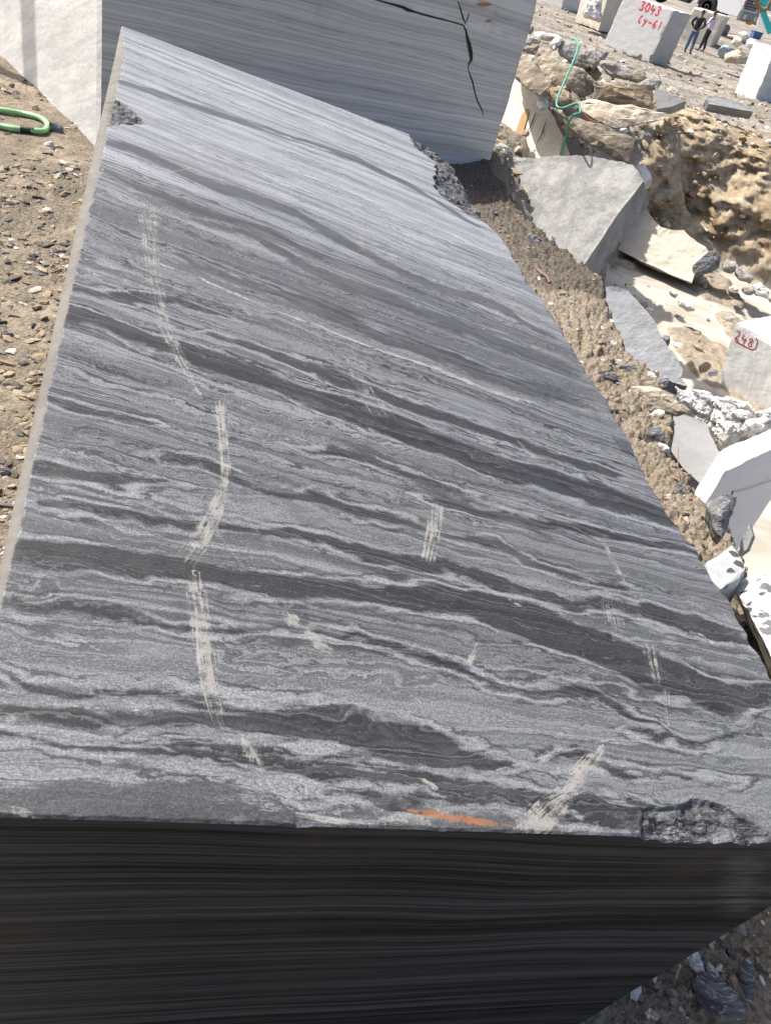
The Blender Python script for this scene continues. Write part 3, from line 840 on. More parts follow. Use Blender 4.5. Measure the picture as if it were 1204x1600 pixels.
INNER = [pol(*k) for k in ((-60, 3, -.05), (-60, 8, .05), (-45, 3, 0), (-40, 6, .05), (-33, 2.5, 0), (-32, 5, .1), (-30, 7, .18), (-27, 7.6, .2), (-35, 10, .25), (-28, 12, .3), (-15, 3, .1), (-10, 6.5, .2),
         (0, 9, .35), (0, 7, .45), (2, 9.5, .6), (3, 12, .3), (-10, 14, .2), (0, 16, 0), (5, 5.2, .52), (9, 6.4, .60), (14, 5.0, .62), (20, 4.3, .62), (18, 3.3, .6), (25, 3.7, .66), (30, 2.8, .75), (28, 3.3, .7), (35, 2.4, .8), (45, 1.9, .52),
         (42, 1.5, .36), (38, 1.2, .3), (60, 1.5, .35), (0, .5, .1), (30, .8, .2), (-60, 1, 0), (180, 2, 0), (180, 10, 0), (120, 3, .3), (90, 3, .5), (-90, 6, 0))]
OUTER = [pol(*k) for k in ((-40, 18, .2), (-40, 60, 0), (-15, 20, .1), (-15, 60, -.2), (-4, 12, .1), (-3, 15, .45), (-2, 18, .6), (-2, 22, .1), (-1, 27, -.25), (-3, 40, -.3), (2, 10, -.5), (2, 12, -.1), (2, 14, .35), (2.5, 16, .62),
         (3, 18.5, .6), (3, 22, -.05), (4, 27, -.3), (6, 9, -1.2), (6, 11, -1.0), (6, 13, -.35), (6, 14.5, .05), (6, 16, .40), (6.5, 18, .30), (7, 21, -.1), (7, 26, -.3), (6.9, 10, -1.1), (7.1, 12, -.7), (7.2, 14, -.3), (8.5, 9, -3.1), (8.5, 11, -3.15), (8.6, 13, -3.15), (8.7, 16, -3.1), (8.9, 18.6, -3.0), (8.8, 20.4, -1.2), (7.4, 18, -.05), (8.6, 22, -.3), (10, 22, -.25), (10, 27, -.3),
         (10.8, 12.5, -3.1), (11, 16, -3.1), (11.5, 18.5, -3.1), (12, 8, -2.6), (14, 10, -3.2), (12, 13, -3.2), (12, 17, -3.25), (12, 20.3, -3.2), (16, 20.8, -3.3), (20, 21, -3.3), (14, 16, -3.3), (20, 15, -3.3), (26, 13, -3.3), (32, 21, -3.3), (45, 20, -3.3),
         (11, 20.3, -3.0), (11, 22.6, -.45), (13, 24.0, -.45), (13, 23.0, -2.0), (16, 22.6, -2.7), (16, 24.4, -.6), (20, 22.6, -2.9), (20, 24.6, -.6), (30, 23, -3), (30, 26.5, -.5), (45, 23, -3), (45, 27, -.5), (13, 26.5, -.33), (20, 28, -.3), (35, 30, -.3),
         (5, 36, -.3), (10, 36, -.3), (16, 36, -.3), (8, 47, -.3), (14, 47, -.3), (4, 52, -.2), (10, 58, .42), (15, 58, .42), (10, 76, .6), (15, 76, .6), (0, 76, .3), (10, 110, 1.0), (40, 60, 0), (40, 110, 1), (-40, 110, 1), (0, 110, 1),
         (20, 6.5, -1.9), (28, 5, -1.6), (34, 4.2, -1.2), (40, 5, -2.2), (50, 8, -3), (90, 8, -3), (90, 20, -3), (130, 10, -3))]
f_in, f_out = tps(INNER), tps(OUTER)

def ground(x, y, detail=True):
    x = np.asarray(x, float); y = np.asarray(y, float)
    r = np.hypot(x, y); az = np.degrees(np.arctan2(x, y))
    c = crest_sd(x, y) + 0.06 * fbm(x * 2.2, y * 2.2, 3) * sstep(1, 3, r)
    m = sstep(0.0, 0.55, c)
    back = sstep(10.0, 13.5, r) * sstep(3.0, -2.0, az)          # left of the pit the two levels simply run together
    zi, zo = f_in(x, y), f_out(x, y)
    m = np.maximum(m, back)
    z = zi * (1 - m) + zo * m
    cliff = sstep(18.6, 19.8, r) * sstep(27.0, 25.2, r) * sstep(8.4, 10.0, az) * sstep(-2.75, -2.4, zo)
    floor = sstep(-1.9, -2.6, zo) * m * (1 - cliff)
    shoulder = sstep(13, 17, r) * sstep(27, 24, r) * sstep(7.5, 9.5, az) * (1 - cliff) * (1 - floor)
    z = z * (1 - floor * sstep(0.8, 2.0, c)) + (-3.02 - .012 * (r - 15)) * floor * sstep(0.8, 2.0, c)
    bank = (1 - m) * sstep(-.3, .4, x - 0.1 * y) * sstep(.3, 1.2, x)
    bank = np.maximum(bank, (1 - m) * sstep(-1.3, -.2, c))
    left = (1 - m) * (1 - bank)
    if detail:
        near = sstep(30, 8, r)
        cl = billow(x * 4.3, y * 4.3, 3, 0.55); cl2 = billow(x * 14, y * 14, 3, 0.6)
        z = z + bank * (0.030 * fbm(x * 2.6, y * 2.6, 4) + 0.014 * cl2 + 0.012 * cl)
        rub = sstep(-0.15, 0.35, fbm(x * 0.9 + 4, y * 0.9, 3))
        z = z + left * (0.018 * fbm(x * 1.6, y * 1.6, 3) + rub * (0.012 * fbm(x * 7, y * 7, 3, .6) + 0.004 * billow(x * 31, y * 31, 2)) + 0.002 * fbm(x * 45, y * 45, 2))
        wx = x + .25 * fbm(x * .9, y * .9, 2); wy = y + .25 * fbm(x * .9 + 9, y * .9, 2)
        z = z + cliff * 0.16 * fbm(wx * 0.5, wy * 0.4, 3, 0.5)
        z = z + shoulder * (0.10 * billow(x * 1.4, y * 1.4, 3) + 0.05 * billow(x * 5, y * 5, 3))
        mound = sstep(0.02, 0.32, fbm(x * 0.55 + 2.2, y * 0.32 + 1.7, 3))
        z = z + floor * mound * (0.10 + 0.05 * fbm(x * 1.7, y * 1.7, 5, .6))
        terr = m * (1 - floor) * (1 - cliff) * (1 - shoulder)
        z = z + terr * (0.05 * fbm(x * .8, y * .8, 3) + 0.035 * billow(x * 3, y * 3, 3) * sstep(60, 20, r))
    return z, dict(bank=bank, cliff=cliff, floor=floor, left=left, shoulder=shoulder)

def gz(x, y):
    return float(ground(np.array([x]), np.array([y]))[0][0])

def on_ground(px, py, r0=1.0, r1=90.0):
    """where the sight line through a photo pixel meets the ground"""
    d = ray(px, py); h = math.hypot(d[0], d[1])
    rs = np.exp(np.linspace(math.log(r0), math.log(r1), 900))
    X = d[0] / h * rs; Yv = d[1] / h * rs; Z = CAM_Z + d[2] / h * rs
    g = ground(X, Yv)[0]
    k = np.argmax(Z < g) if np.any(Z < g) else len(rs) - 1
    return np.array([X[k], Yv[k], g[k]])

def m_ground():
    # soils of the place: sandy left, tan clods on the bank, darker painted shade near the tall block, ochre cliff, pale sawn floor
    n = NT('quarry_soil')
    p = n.geo_pos()
    bank = n.attr('bank'); cliff = n.attr('cliff'); floor = n.attr('floor'); left = n.attr('left')
    a = n.noise(p, 1.7, 6, 0.65); b = n.noise(p, 9.0, 6, 0.68); c = n.noise(p, 48.0, 5, 0.7)
    sand = n.mix(n.smooth(a, .35, .65), (0.32, 0.268, 0.20), (0.41, 0.35, 0.272))
    soil = n.mix(n.smooth(b, .3, .68), (0.10, 0.082, 0.060), (0.29, 0.242, 0.182))
    grit = n.mix(n.smooth(c, .35, .7), (0.045, 0.042, 0.039), (0.33, 0.275, 0.205))
    rub = n.smooth(n.mad(a, .6, n.mul(b, .4)), .37, .52)
    clump = n.smooth(n.noise(p, 4.2, 5, .65), .46, .60)
    leftc = n.mix(n.mul(rub, 0.95), sand, n.mix(0.55, soil, grit))
    leftc = n.mix(n.mul(clump, n.mul(rub, 0.55)), leftc, n.mix(n.smooth(c, .35, .65), (0.07, 0.058, 0.045), (0.20, 0.165, 0.12)))
    bankc = n.mix(n.smooth(c, .32, .66), (0.12, 0.099, 0.075), (0.31, 0.264, 0.207))
    bankc = n.mix(n.mul(n.smooth(a, .5, .65), .4), bankc, (0.20, 0.160, 0.115))
    xyz = n.sep(p)
    cn = n.noise(n.scale(p, (1.2, 1.2, 2.6)), 1.6, 6, .68, .8)
    cliffc = n.mix(n.smooth(cn, .36, .64), (0.24, 0.182, 0.115), (0.44, 0.37, 0.27))
    rust = n.smooth(n.noise(n.scale(p, (1, 1, .6)), .9, 4, .6), .54, .66)
    cliffc = n.mix(n.mul(rust, .75), cliffc, (0.19, 0.115, 0.06))
    cliffc = n.mix(n.mul(n.smooth(b, .58, .7), .6), cliffc, (0.48, 0.43, 0.34))
    fl = n.noise(n.scale(p, (.5, 1.4, 1)), 1.1, 5, .6, .7)
    floorc = n.mix(n.smooth(fl, .35, .65), (0.34, 0.31, 0.26), (0.47, 0.44, 0.385))
    fm = n.smooth(n.attr('mound'), .15, .4)
    floorc = n.mix(fm, floorc, n.mix(n.smooth(b, .3, .68), (0.20, 0.165, 0.12), (0.38, 0.33, 0.26)))
    tr = n.mix(n.smooth(n.noise(n.scale(p, (.25, 1.0, 1)), 1.3, 6, .68), .36, .64), (0.165, 0.148, 0.127), (0.30, 0.274, 0.236))
    tr = n.mix(n.mul(n.smooth(c, .6, .72), .5), tr, (0.55, 0.52, 0.46))
    col = n.mix(left, tr, leftc)
    bank_shade = n.mix(n.smooth(c, .32, .68), (0.050, 0.043, 0.036), (0.17, 0.145, 0.116))
    bankc = n.mix(n.attr('bank_shade'), bankc, bank_shade)
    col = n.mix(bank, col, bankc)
    col = n.mix(floor, col, floorc)
    col = n.mix(cliff, col, cliffc)
    h = n.add(n.mul(b, 1.0), n.mul(c, .55))
    h = n.mul(h, n.mad(n.mul(floor, n.sub(1.0, fm)), -0.85, 1.0))
    return n.done(col, .95, n.bump(h, .9, .035), .1)

def m_back():
    n = NT('bedded_grey_marble')
    p = n.co(); x = n.sep(p)
    u = n.add(n.mul(x[0], .8), n.mul(x[1], .6))
    wv = n.sub(n.noise(n.comb(n.mul(u, .5), n.mul(x[2], 1.5), n.mul(x[1], .1)), 1.0, 3), .5)
    w2 = n.sub(n.noise(n.comb(n.mul(u, 1.5), n.mul(x[2], 7.0), 0), 2.0, 4), .5)
    S = n.add(x[2], n.add(n.mul(u, .045), n.add(n.mul(wv, .16), n.mul(w2, .02))))
    t1 = n.noise(None, 7.0, 4, .62, dim='1D', w=S); t2 = n.noise(None, 38.0, 3, .6, dim='1D', w=n.add(S, 9.0)); t3 = n.noise(None, 150.0, 2, .6, dim='1D', w=n.add(S, 21.0))
    f = n.add(n.mul(t1, .45), n.add(n.mul(t2, .33), n.mul(t3, .22)))
    c = n.mix(n.smooth(f, .38, .62), (0.36, 0.36, 0.355), (0.58, 0.575, 0.56))
    ln = n.smooth(n.math('ABSOLUTE', n.sub(n.noise(None, 26.0, 2, .5, dim='1D', w=n.add(S, 33.0)), .5)), .006, .03, 1, 0)
    c = n.mix(n.mul(ln, n.mul(n.smooth(w2, -.1, .15), .45)), c, (0.15, 0.15, 0.152))
    st = n.smooth(n.noise(n.scale(p, (1.2, 1.2, .8)), 1.4, 5, .62), .60, .72)
    c = n.mix(n.mul(st, .35), c, (0.22, 0.225, 0.20))
    g = n.noise(p, 140, 3, .7)
    c = n.mix(.3, c, n.mix(g, (.25, .25, .25), (.75, .75, .75)), 'OVERLAY')
    return n.done(c, .6, n.bump(n.add(g, n.mul(t3, .6)), .12, .01), .3)

def build_ground():
    az = np.radians(np.concatenate([np.arange(-180, -46, 2.0), np.arange(-46, -22, .10), np.arange(-22, 0, .35), np.arange(0, 48, .085), np.arange(48, 180, 2.0)]))
    rs = [0.25]
    while rs[-1] < 140:
        r = rs[-1]
        k = 0.02 if r < 1.1 else 0.0045
        if 11.5 < r < 19: k = 0.0055
        if 19 < r < 26: k = 0.0014
        if r > 27: k = 0.006
        rs.append(r * (1 + k))
    rs = np.array(rs)
    A, R = np.meshgrid(az, rs, indexing='ij')
    X = R * np.sin(A); Yv = R * np.cos(A)
    Z, w_ = ground(X, Yv)
    arc = A * 23.0                                     # crags pushed out of the cliff face, measured along and up the face
    H_ = Z * 1.5
    push = w_['cliff'] * (0.62 * fbm(arc * .42, H_ * .5, 4, .6) + .13 * fbm(arc * 1.6, H_ * 2.6, 6, .62) + .05 * fbm(arc * .8, H_ * 7 + .5 * arc, 3, .6))
    GX = X - push * np.sin(A); GY = Yv - push * np.cos(A)
    V = np.stack([GX, GY, Z], -1).reshape(-1, 3)
    n0, n1 = X.shape
    i, j = np.meshgrid(np.arange(n0), np.arange(n1 - 1), indexing='ij')
    i2 = (i + 1) % n0
    q = np.stack([i * n1 + j, i * n1 + j + 1, i2 * n1 + j + 1, i2 * n1 + j], -1).reshape(-1, 4)
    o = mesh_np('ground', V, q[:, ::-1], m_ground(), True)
    for k in ('bank', 'cliff', 'floor', 'left'): fattr(o, k, w_[k].ravel())
    fattr(o, 'mound', sstep(0.02, 0.32, fbm(X * 0.55 + 2.2, Yv * 0.32 + 1.7, 3)).ravel())
    fattr(o, 'bank_shade', (sstep(5.7, 6.1, R + .5 * fbm(X * 1.3, Yv * 1.3, 3)) * sstep(12, 10, R)).ravel())  # where the tall block's shade is painted darker into the bank
    tag(o, kind='structure')
build_ground()

# ==================================================================  MATERIALS FOR LOOSE STONE
M = {}
M['grey_shade'] = marble('grey_banded_marble', (0.58, 0.58, 0.57), (0.30, 0.303, 0.305), band=(.22, .22, 4.2), freq=2.2, rot=(0, .07, 0), contrast=.7, bump=.12, rough=.6)
M['back'] = m_back()
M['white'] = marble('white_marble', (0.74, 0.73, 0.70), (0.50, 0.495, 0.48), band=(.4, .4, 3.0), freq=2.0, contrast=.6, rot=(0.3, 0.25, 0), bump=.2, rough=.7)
M['white_streak'] = marble('white_streaked_marble', (0.80, 0.79, 0.76), (0.56, 0.56, 0.55), band=(5.5, 5.5, .9), freq=1.3, contrast=.55, rot=(0.1, 0.2, 0), bump=.2, rough=.7, vein=(.85, .85, .83))
M['pale_grey'] = marble('pale_grey_marble', (0.27, 0.272, 0.275), (0.20, 0.203, 0.208), band=(1, 1, 4), freq=1.6, contrast=.5, rot=(.2, .1, 0), bump=.18, rough=.7)
M['block_grey'] = marble('pale_block_marble', (0.43, 0.43, 0.428), (0.35, 0.352, 0.355), band=(1, 1, 4), freq=1.6, contrast=.5, rot=(.2, .1, 0), bump=.18, rough=.7)
M['mid_grey'] = marble('mid_grey_marble', (0.31, 0.305, 0.295), (0.18, 0.18, 0.178), band=(2.2, 2.2, .7), freq=1.9, contrast=.95, rot=(.0, .45, .2), bump=.35, rough=.7)
M['blue_grey'] = marble('blue_grey_marble', (0.27, 0.28, 0.295), (0.17, 0.178, 0.19), band=(2, 2, 5), freq=2.4, contrast=.6, rot=(.3, .5, 0), bump=.7, rough=.75, bscale=11)
M['cream'] = marble('cream_marble', (0.60, 0.555, 0.465), (0.45, 0.405, 0.325), band=(.8, .8, 2.2), freq=1.2, contrast=.5, rot=(0, .5, 0), bump=.3, rough=.75)
M['tan_rock'] = marble('weathered_tan_rock', (0.42, 0.375, 0.30), (0.17, 0.14, 0.105), band=(1, 1, 4.5), freq=2.2, contrast=.8, rot=(.2, .35, 0), dirt=(.13, .10, .07), dirt_amt=.42, bump=.9, rough=.9, bscale=9)
M['cream_rock'] = marble('cream_weathered_rock', (0.56, 0.505, 0.41), (0.34, 0.285, 0.215), band=(1, 1, 3), freq=1.7, contrast=.7, rot=(.1, .3, 0), dirt=(.22, .16, .10), dirt_amt=.25, bump=.8, rough=.85, bscale=9)
M['brown_rock'] = marble('brown_layered_rock', (0.38, 0.30, 0.205), (0.11, 0.083, 0.058), band=(.8, .8, 7), freq=2.0, contrast=.9, rot=(.0, .12, 0), dirt=(.45, .38, .27), dirt_amt=.22, bump=.9, rough=.9, bscale=8)
M['grey_rock'] = marble('grey_broken_rock', (0.40, 0.39, 0.36), (0.20, 0.19, 0.17), band=(1.5, 1.5, 4), freq=2.0, contrast=.8, rot=(.5, .2, 0), dirt=(.24, .19, .13), dirt_amt=.3, bump=.8, rough=.85, bscale=10)
M['slate'] = marble('dark_slate_stone', (0.20, 0.205, 0.215), (0.05, 0.05, 0.054), band=(2, 2, 9), freq=3.5, contrast=.8, rot=(.5, .3, .2), dirt=(.30, .24, .165), dirt_amt=.3, bump=.7, rough=.7, vein=(.5, .5, .5), bscale=22)
M['white_chip'] = marble('white_broken_stone', (0.80, 0.78, 0.74), (0.48, 0.46, 0.43), band=(3, 3, 6), freq=3, contrast=.6, dirt=(.36, .29, .2), dirt_amt=.22, bump=.7, rough=.85, bscale=24)
M['tan_chip'] = marble('tan_broken_stone', (0.52, 0.42, 0.29), (0.30, 0.22, 0.14), band=(3, 3, 7), freq=3, contrast=.7, dirt=(.2, .15, .1), dirt_amt=.3, bump=.7, rough=.9, bscale=24)
M['crumpled'] = marble('crumpled_grey_white_stone', (0.74, 0.735, 0.72), (0.26, 0.265, 0.275), band=(1.5, 1.5, 4), freq=2.8, contrast=.85, rot=(.7, .3, .4), bump=1.0, rough=.75, vein=(.8, .8, .79), bscale=12)
M['spotted'] = marble('spotted_pale_marble', (0.42, 0.43, 0.43), (0.31, 0.32, 0.32), band=(1, 6, 9), freq=3, contrast=.5, rot=(0, .3, .2), bump=.2, rough=.75, spots=((0.055, 0.058, 0.06), 15.0, 0.30))
M['spotted_white'] = marble('spotted_white_marble', (0.74, 0.735, 0.70), (0.50, 0.50, 0.48), band=(2, 6, 3), freq=2, contrast=.5, rot=(0, .3, .2), bump=.3, rough=.75, spots=((0.12, 0.125, 0.125), 10.0, 0.31))
M['concrete_tan'] = marble('beige_marble', (0.66, 0.615, 0.52), (0.52, 0.47, 0.38), band=(.8, .8, .8), freq=2, contrast=.5, bump=.3, rough=.8)
M['rust_mark'] = plain('rust_stain', (0.36, 0.16, 0.07), .8)
M['crack_dark'] = plain('crack_shadowed_stone', (0.022, 0.022, 0.024), .9)
M['red_paint'] = plain('red_paint', (0.42, 0.035, 0.06), .6)
M['green_hose'] = plain('pale_green_hose', (0.24, 0.50, 0.22), .35, var=.08, spec=.5)
M['teal_hose'] = plain('teal_hose', (0.055, 0.28, 0.20), .6, var=.1, spec=.5)
M['orange_hose'] = plain('orange_hose', (0.50, 0.17, 0.07), .5)
M['red_wire'] = plain('red_wire', (0.26, 0.09, 0.08), .6)
M['bounce_white'] = marble('bounce_lit_marble', (0.86, 0.85, 0.83), (0.74, 0.735, 0.72), band=(.6, .6, 3), freq=1.4, contrast=.4, bump=.25, rough=.8)
# ==================================================================  BLOCKS AND BOULDERS
def slot_faces(o, mats, fn):
    """give faces another stone colour, as painted light, according to their normal and centre (object space)"""
    me = o.data; k0 = len(me.materials)
    for m in mats: me.materials.append(m)
    for f in me.polygons:
        k = fn(f.normal, f.center)
        if k is not None: f.material_index = k0 + k

def ribbon(name, pts, widths, normal, mat, parent, lift=0.003, close_pts=None):
    """flat irregular mark lying on a stone face (world points on the face)"""
    P = [np.asarray(p, float) + np.asarray(normal) * lift for p in pts]
    V = []; F = []
    for i, p in enumerate(P):
        t = unit(P[min(i + 1, len(P) - 1)] - P[max(i - 1, 0)]); s = unit(np.cross(normal, t))
        wd = widths[i] if isinstance(widths, (list, tuple)) else widths
        V += [p - s * wd / 2, p + s * wd / 2]
    for i in range(len(P) - 1): F.append((2 * i, 2 * i + 1, 2 * i + 3, 2 * i + 2))
    o = mesh_from(name, V, F, mat)
    if parent:
        o.parent = parent
        bpy.context.view_layer.update()
        o.matrix_parent_inverse = parent.matrix_world.inverted()
    return o

def jitter_line(pts, n, amp, seed):
    out = []
    for a, b in zip(pts[:-1], pts[1:]):
        a = np.asarray(a, float); b = np.asarray(b, float)
        for k in range(n):
            t = k / n; p = a + (b - a) * t
            q = Vector(p * 0.31) + Vector((seed, seed * 2.2, 0))
            out.append(p + np.array([mnoise.noise(q * 3), mnoise.noise(q * 3 + Vector((9, 9, 9)))] + [0] * (len(p) - 2))[:len(p)] * amp)
    out.append(np.asarray(pts[-1], float))
    return out

# ---- the tall block standing behind the large slab
BB0 = onz(156, 250, 0.12); _q = at(752, 300, 9.7)
BBX = np.array([_q[0] - BB0[0], _q[1] - BB0[1], 0.0]); _l = onz(0, 92, 0.22) - BB0
BBY = unit([_l[0], _l[1], 0]) * 3.2; BBZ = np.array([0, 0, 2.28]); BB0 = BB0 - np.array([0, 0, .25])
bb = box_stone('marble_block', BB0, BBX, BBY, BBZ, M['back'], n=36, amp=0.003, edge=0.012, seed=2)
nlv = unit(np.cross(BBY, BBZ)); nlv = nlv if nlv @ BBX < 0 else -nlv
slot_faces(bb, [M['white']], lambda nn, c: 0 if Vector(nlv).dot(nn) > .7 else None)  # sun-facing side: bright sunlight painted as whiter stone
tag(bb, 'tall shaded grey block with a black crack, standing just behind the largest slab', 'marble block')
NF = unit(np.cross(BBX, BBZ)); NF = NF if NF[1] < 0 else -NF
def onbb(px, py): return onplane(px, py, BB0 + NF * 0.003, NF)
cr = [(578,-4,3),(588,0,3),(608,5,4),(630,12,7),(634,14,8),(650,19,4),(678,27,4),(700,33,3),(723,39,3),(727,47,5),(730,58,8),(733,70,11),(736,84,12),(736,94,8),(732,100,4),(731,108,1.5),(733,114,3),(738,129,4),(741,142,3),(746,158,3.5),(752,170,3),(755,182,1.5)]
pts = [onbb(x, y) for x, y, _ in cr]
jp = [p + np.array([mnoise.noise(Vector(p * 9)), mnoise.noise(Vector(p * 9 + 5)), mnoise.noise(Vector(p * 9 + 8))]) * .012 for p in pts]
ribbon('crack', [p - NF * ((p - BB0 - NF * .003) @ NF) for p in jp], [k[2] * .0037 for k in cr], NF, M['crack_dark'], bb)
cr2 = [(715,2,1),(719,14,2),(723,28,2.5),(727,37,2),(730,29,2),(733,20,1)]
ribbon('crack', [onbb(x, y) for x, y, _ in cr2], [k[2] * .006 for k in cr2], NF, M['crack_dark'], bb)
for (x, y, wd, hh) in ((756, 7, 24, 5), (763, 33, 11, 3)):
    ribbon('rust_stain', [onbb(x - wd / 2, y - .5), onbb(x - wd / 4, y), onbb(x, y + .3), onbb(x + wd / 4, y - .2), onbb(x + wd / 2, y)], [.006, hh * .006, hh * .0066, hh * .006, .004], NF, M['rust_mark'], bb)

# ---- pale blocks and boulders of the heap on the right
def zpts(pts, ox, oy, s): return [(ox + k[0] * s, oy + k[1] * s, *(k[2:])) for k in pts]

def plane_prism(name, pix, r, normal, thick, mat, label, cat, seed=1, cuts=3, amp=.012, scale=3, edge=.012, ref=None, ext=None, group=None, shrink=1.0):
    cx = sum(p[0] for p in pix) / len(pix); cy = sum(p[1] for p in pix) / len(pix)
    if ref: cx, cy = ref
    p0 = at(cx, cy, r); nn = unit(normal)
    F = [onplane(p[0], p[1], p0, nn) for p in pix]
    e = np.asarray(ext, float) if ext is not None else -nn * thick
    o = prism_rock(name, F, e, mat, cuts, amp, scale, seed, edge, shrink)
    tag(o, label, cat, group)
    return o, p0, nn

def rock_px(pix, r, mat, label, seed, thick=0.5, normal=(-.25, -.75, .6), depth=None, amp=.04, scale=2.5, edge=.02, cuts=3, name='boulder', cat='boulder', bow=0.12, group=None):
    """boulder from its seen outline: the middle of the face bulges towards the viewer, the rear is lost in the heap"""
    cx = sum(p[0] for p in pix) / len(pix); cy = sum(p[1] for p in pix) / len(pix)
    p0 = at(cx, cy, r); nn = unit(normal)
    F = [onplane(p[0], p[1], p0, nn) for p in pix]
    c = sum(F) / len(F)
    mid = [c + (f - c) * 0.55 + nn * bow * (0.6 + 0.8 * random.random()) for f in F]
    o = hull_rock(name, F + mid, mat, back=unit(p0 - CAM) * thick + np.array([0, 0, -.04]), shrink=.86, cuts=cuts, amp=amp, scale=scale, seed=seed, edge=edge)
    tag(o, label, cat, group)
    return o

# triangular grey offcut block leaning in the hollow
pix = [(796, 246), (832, 249), (872, 244), (917, 245), (956, 252), (987, 260), (1004, 283), (965, 333), (908, 419), (880, 412), (820, 350), (778, 290)]
plane_prism('marble_block', pix, 11.5, (-.50, -.62, .60), .42, M['mid_grey'], 'wedge shaped mottled grey block leaning in the hollow below the boulder heap', 'marble block', seed=5, cuts=4, amp=.008, edge=.02, ext=(.23, .30, -.30))
# sawn cream slab
o, p0, nn = plane_prism('stone_slab', [(785, 100), (812, 124), (836, 150), (858, 175), (878, 213), (871, 250), (840, 262), (790, 268), (745, 250), (752, 160)], 13.1, (-.48, -.60, .64), .4, M['cream'],
            'leaning sunlit cream slab with an ochre clay streak, right of the tall shaded block', 'stone slab', seed=8, cuts=4, amp=.014, edge=.02)
ribbon('clay_streak', [onplane(x, y, p0, nn) for x, y in ((824, 172), (819, 184), (813, 203), (808, 222), (803, 240), (800, 252))], [.07, .11, .12, .11, .12, .10], nn, plain('ochre_clay', (.34, .22, .11), .95), o, lift=.022)
for ln in (((837, 177), (832, 192), (825, 207)), ((853, 190), (848, 208), (838, 226))):
    ribbon('crack', [onplane(x, y, p0, nn) for x, y in ln], [.006, .022, .006], nn, M['crack_dark'], o, lift=.022)

Z1 = (740, 0, .3854)
HEAP = [
 ([(150,218),(172,205),(230,240),(312,330),(310,352),(265,388),(190,335),(148,292)], 12.0, 'tan_rock', 'long weathered boulder at the left end of the heap, dark below and cream on top', .7, (-.5, -.55, .67)),
 ([(183,168),(238,145),(276,155),(252,216),(186,203)], 14.3, 'grey_rock', 'squarish pale stone above the long weathered boulder at the left of the heap', .4, (-.3, -.8, .5)),
 ([(190,140),(205,125),(232,140),(225,160),(195,160)], 14.9, 'white_chip', 'small white stone at the top left of the boulder heap', .3, (-.3, -.7, .6)),
 ([(205,105),(235,100),(245,118),(225,136),(207,128)], 15.8, 'grey_rock', 'rounded grey stone beside the tall shaded block, above the heap', .3, (-.3, -.7, .6)),
 ([(244,130),(345,137),(352,156),(300,158),(247,152)], 14.6, 'white_chip', 'flat white slab lying along the top of the boulder heap', .35, (-.2, -.6, .75)),
 ([(306,176),(330,152),(362,150),(350,180),(325,200)], 14.0, 'white_chip', 'jagged bright white stone left of the top of the teal hose', .3, (-.4, -.6, .7)),
 ([(340,180),(358,160),(420,168),(472,258),(462,278),(405,262),(342,210)], 14.0, 'grey_rock', 'grey boulder that the top of the teal hose crosses', .6, (.1, -.75, .6)),
 ([(258,232),(290,214),(325,218),(392,262),(370,350),(312,335),(258,268)], 13.2, 'tan_rock', 'rough brown and cream boulder left of the teal hose', .6, (-.4, -.6, .65)),
 ([(372,292),(396,265),(442,276),(482,312),(488,372),(442,396),(368,345)], 12.9, 'tan_rock', 'blunt tan boulder with a dark right end, right of the teal hose', .6, (.05, -.85, .5)),
 ([(255,405),(285,390),(306,400),(305,438),(280,447),(256,432)], 11.7, 'white_chip', 'small white stone on the top edge of the cream slab', .25, (-.4, -.6, .7)),
 ([(300,352),(345,352),(432,408),(425,442),(335,428),(300,385)], 12.2, 'brown_rock', 'brown rock under the loop of the teal hose', .5, (-.2, -.75, .6)),
 ([(432,205),(490,194),(545,214),(522,246),(482,286),(445,235)], 14.4, 'grey_rock', 'grey angular rock near the top of the heap, right of the hose', .5, (.1, -.7, .7)),
 ([(505,262),(515,246),(565,254),(692,285),(698,312),(672,334),(545,300)], 13.8, 'grey_rock', 'flat topped pale boulder above the layered brown boulder', .6, (.0, -.65, .75)),
 ([(488,350),(530,335),(640,335),(728,366),(730,441),(640,434),(498,402)], 12.9, 'brown_rock', 'dark brown layered boulder in the middle of the heap', .6, (.0, -.9, .4)),
 ([(670,345),(700,316),(752,308),(764,335),(742,362),(690,360)], 13.4, 'grey_rock', 'small flat grey brown rock above the triangular offcut', .35, (.1, -.6, .75)),
 ([(418,410),(470,400),(640,430),(796,466),(765,484),(570,521),(500,492),(428,442)], 12.0, 'cream_rock', 'long cream boulder tapering to the right across the heap', .45, (-.05, -.55, .8)),
 ([(322,448),(400,470),(520,505),(654,562),(625,658),(600,652),(470,582),(388,525)], 11.6, 'tan_rock', 'long stained boulder at the foot of the heap under the cream boulder', .55, (-.1, -.8, .55)),
 ([(642,678),(690,663),(720,710),(718,746),(688,768),(650,740)], 11.9, 'white_chip', 'cream white stone behind the top right corner of the wedge shaped block', .4, (.0, -.7, .65)),
 ([(230,250),(262,262),(300,330),(250,300)], 13.6, 'slate', 'dark rock in the shadow between two tan boulders of the heap', .4, (-.1, -.8, .5)),
 ([(440,215),(470,230),(520,300),(500,330),(450,290)], 14.6, 'slate', 'dark rock in the gap under the angular grey rock', .4, (.2, -.8, .4)),
]
for i, (pz, r, mt, lab, th, nn_) in enumerate(HEAP):
    rock_px(zpts(pz, *Z1), r + .7, M[mt], lab, 20 + i, th, nn_, amp=.026, scale=4.5, edge=.008, bow=.03)
plane_prism('stone_offcut', zpts([(735, 356), (852, 411), (800, 432), (740, 441)], *Z1), 13.4, (-.35, -.8, .45), .22, M['pale_grey'], 'sawn triangular grey offcut at the right end of the heap', 'stone offcut', seed=41, cuts=2, amp=.004, edge=.006)
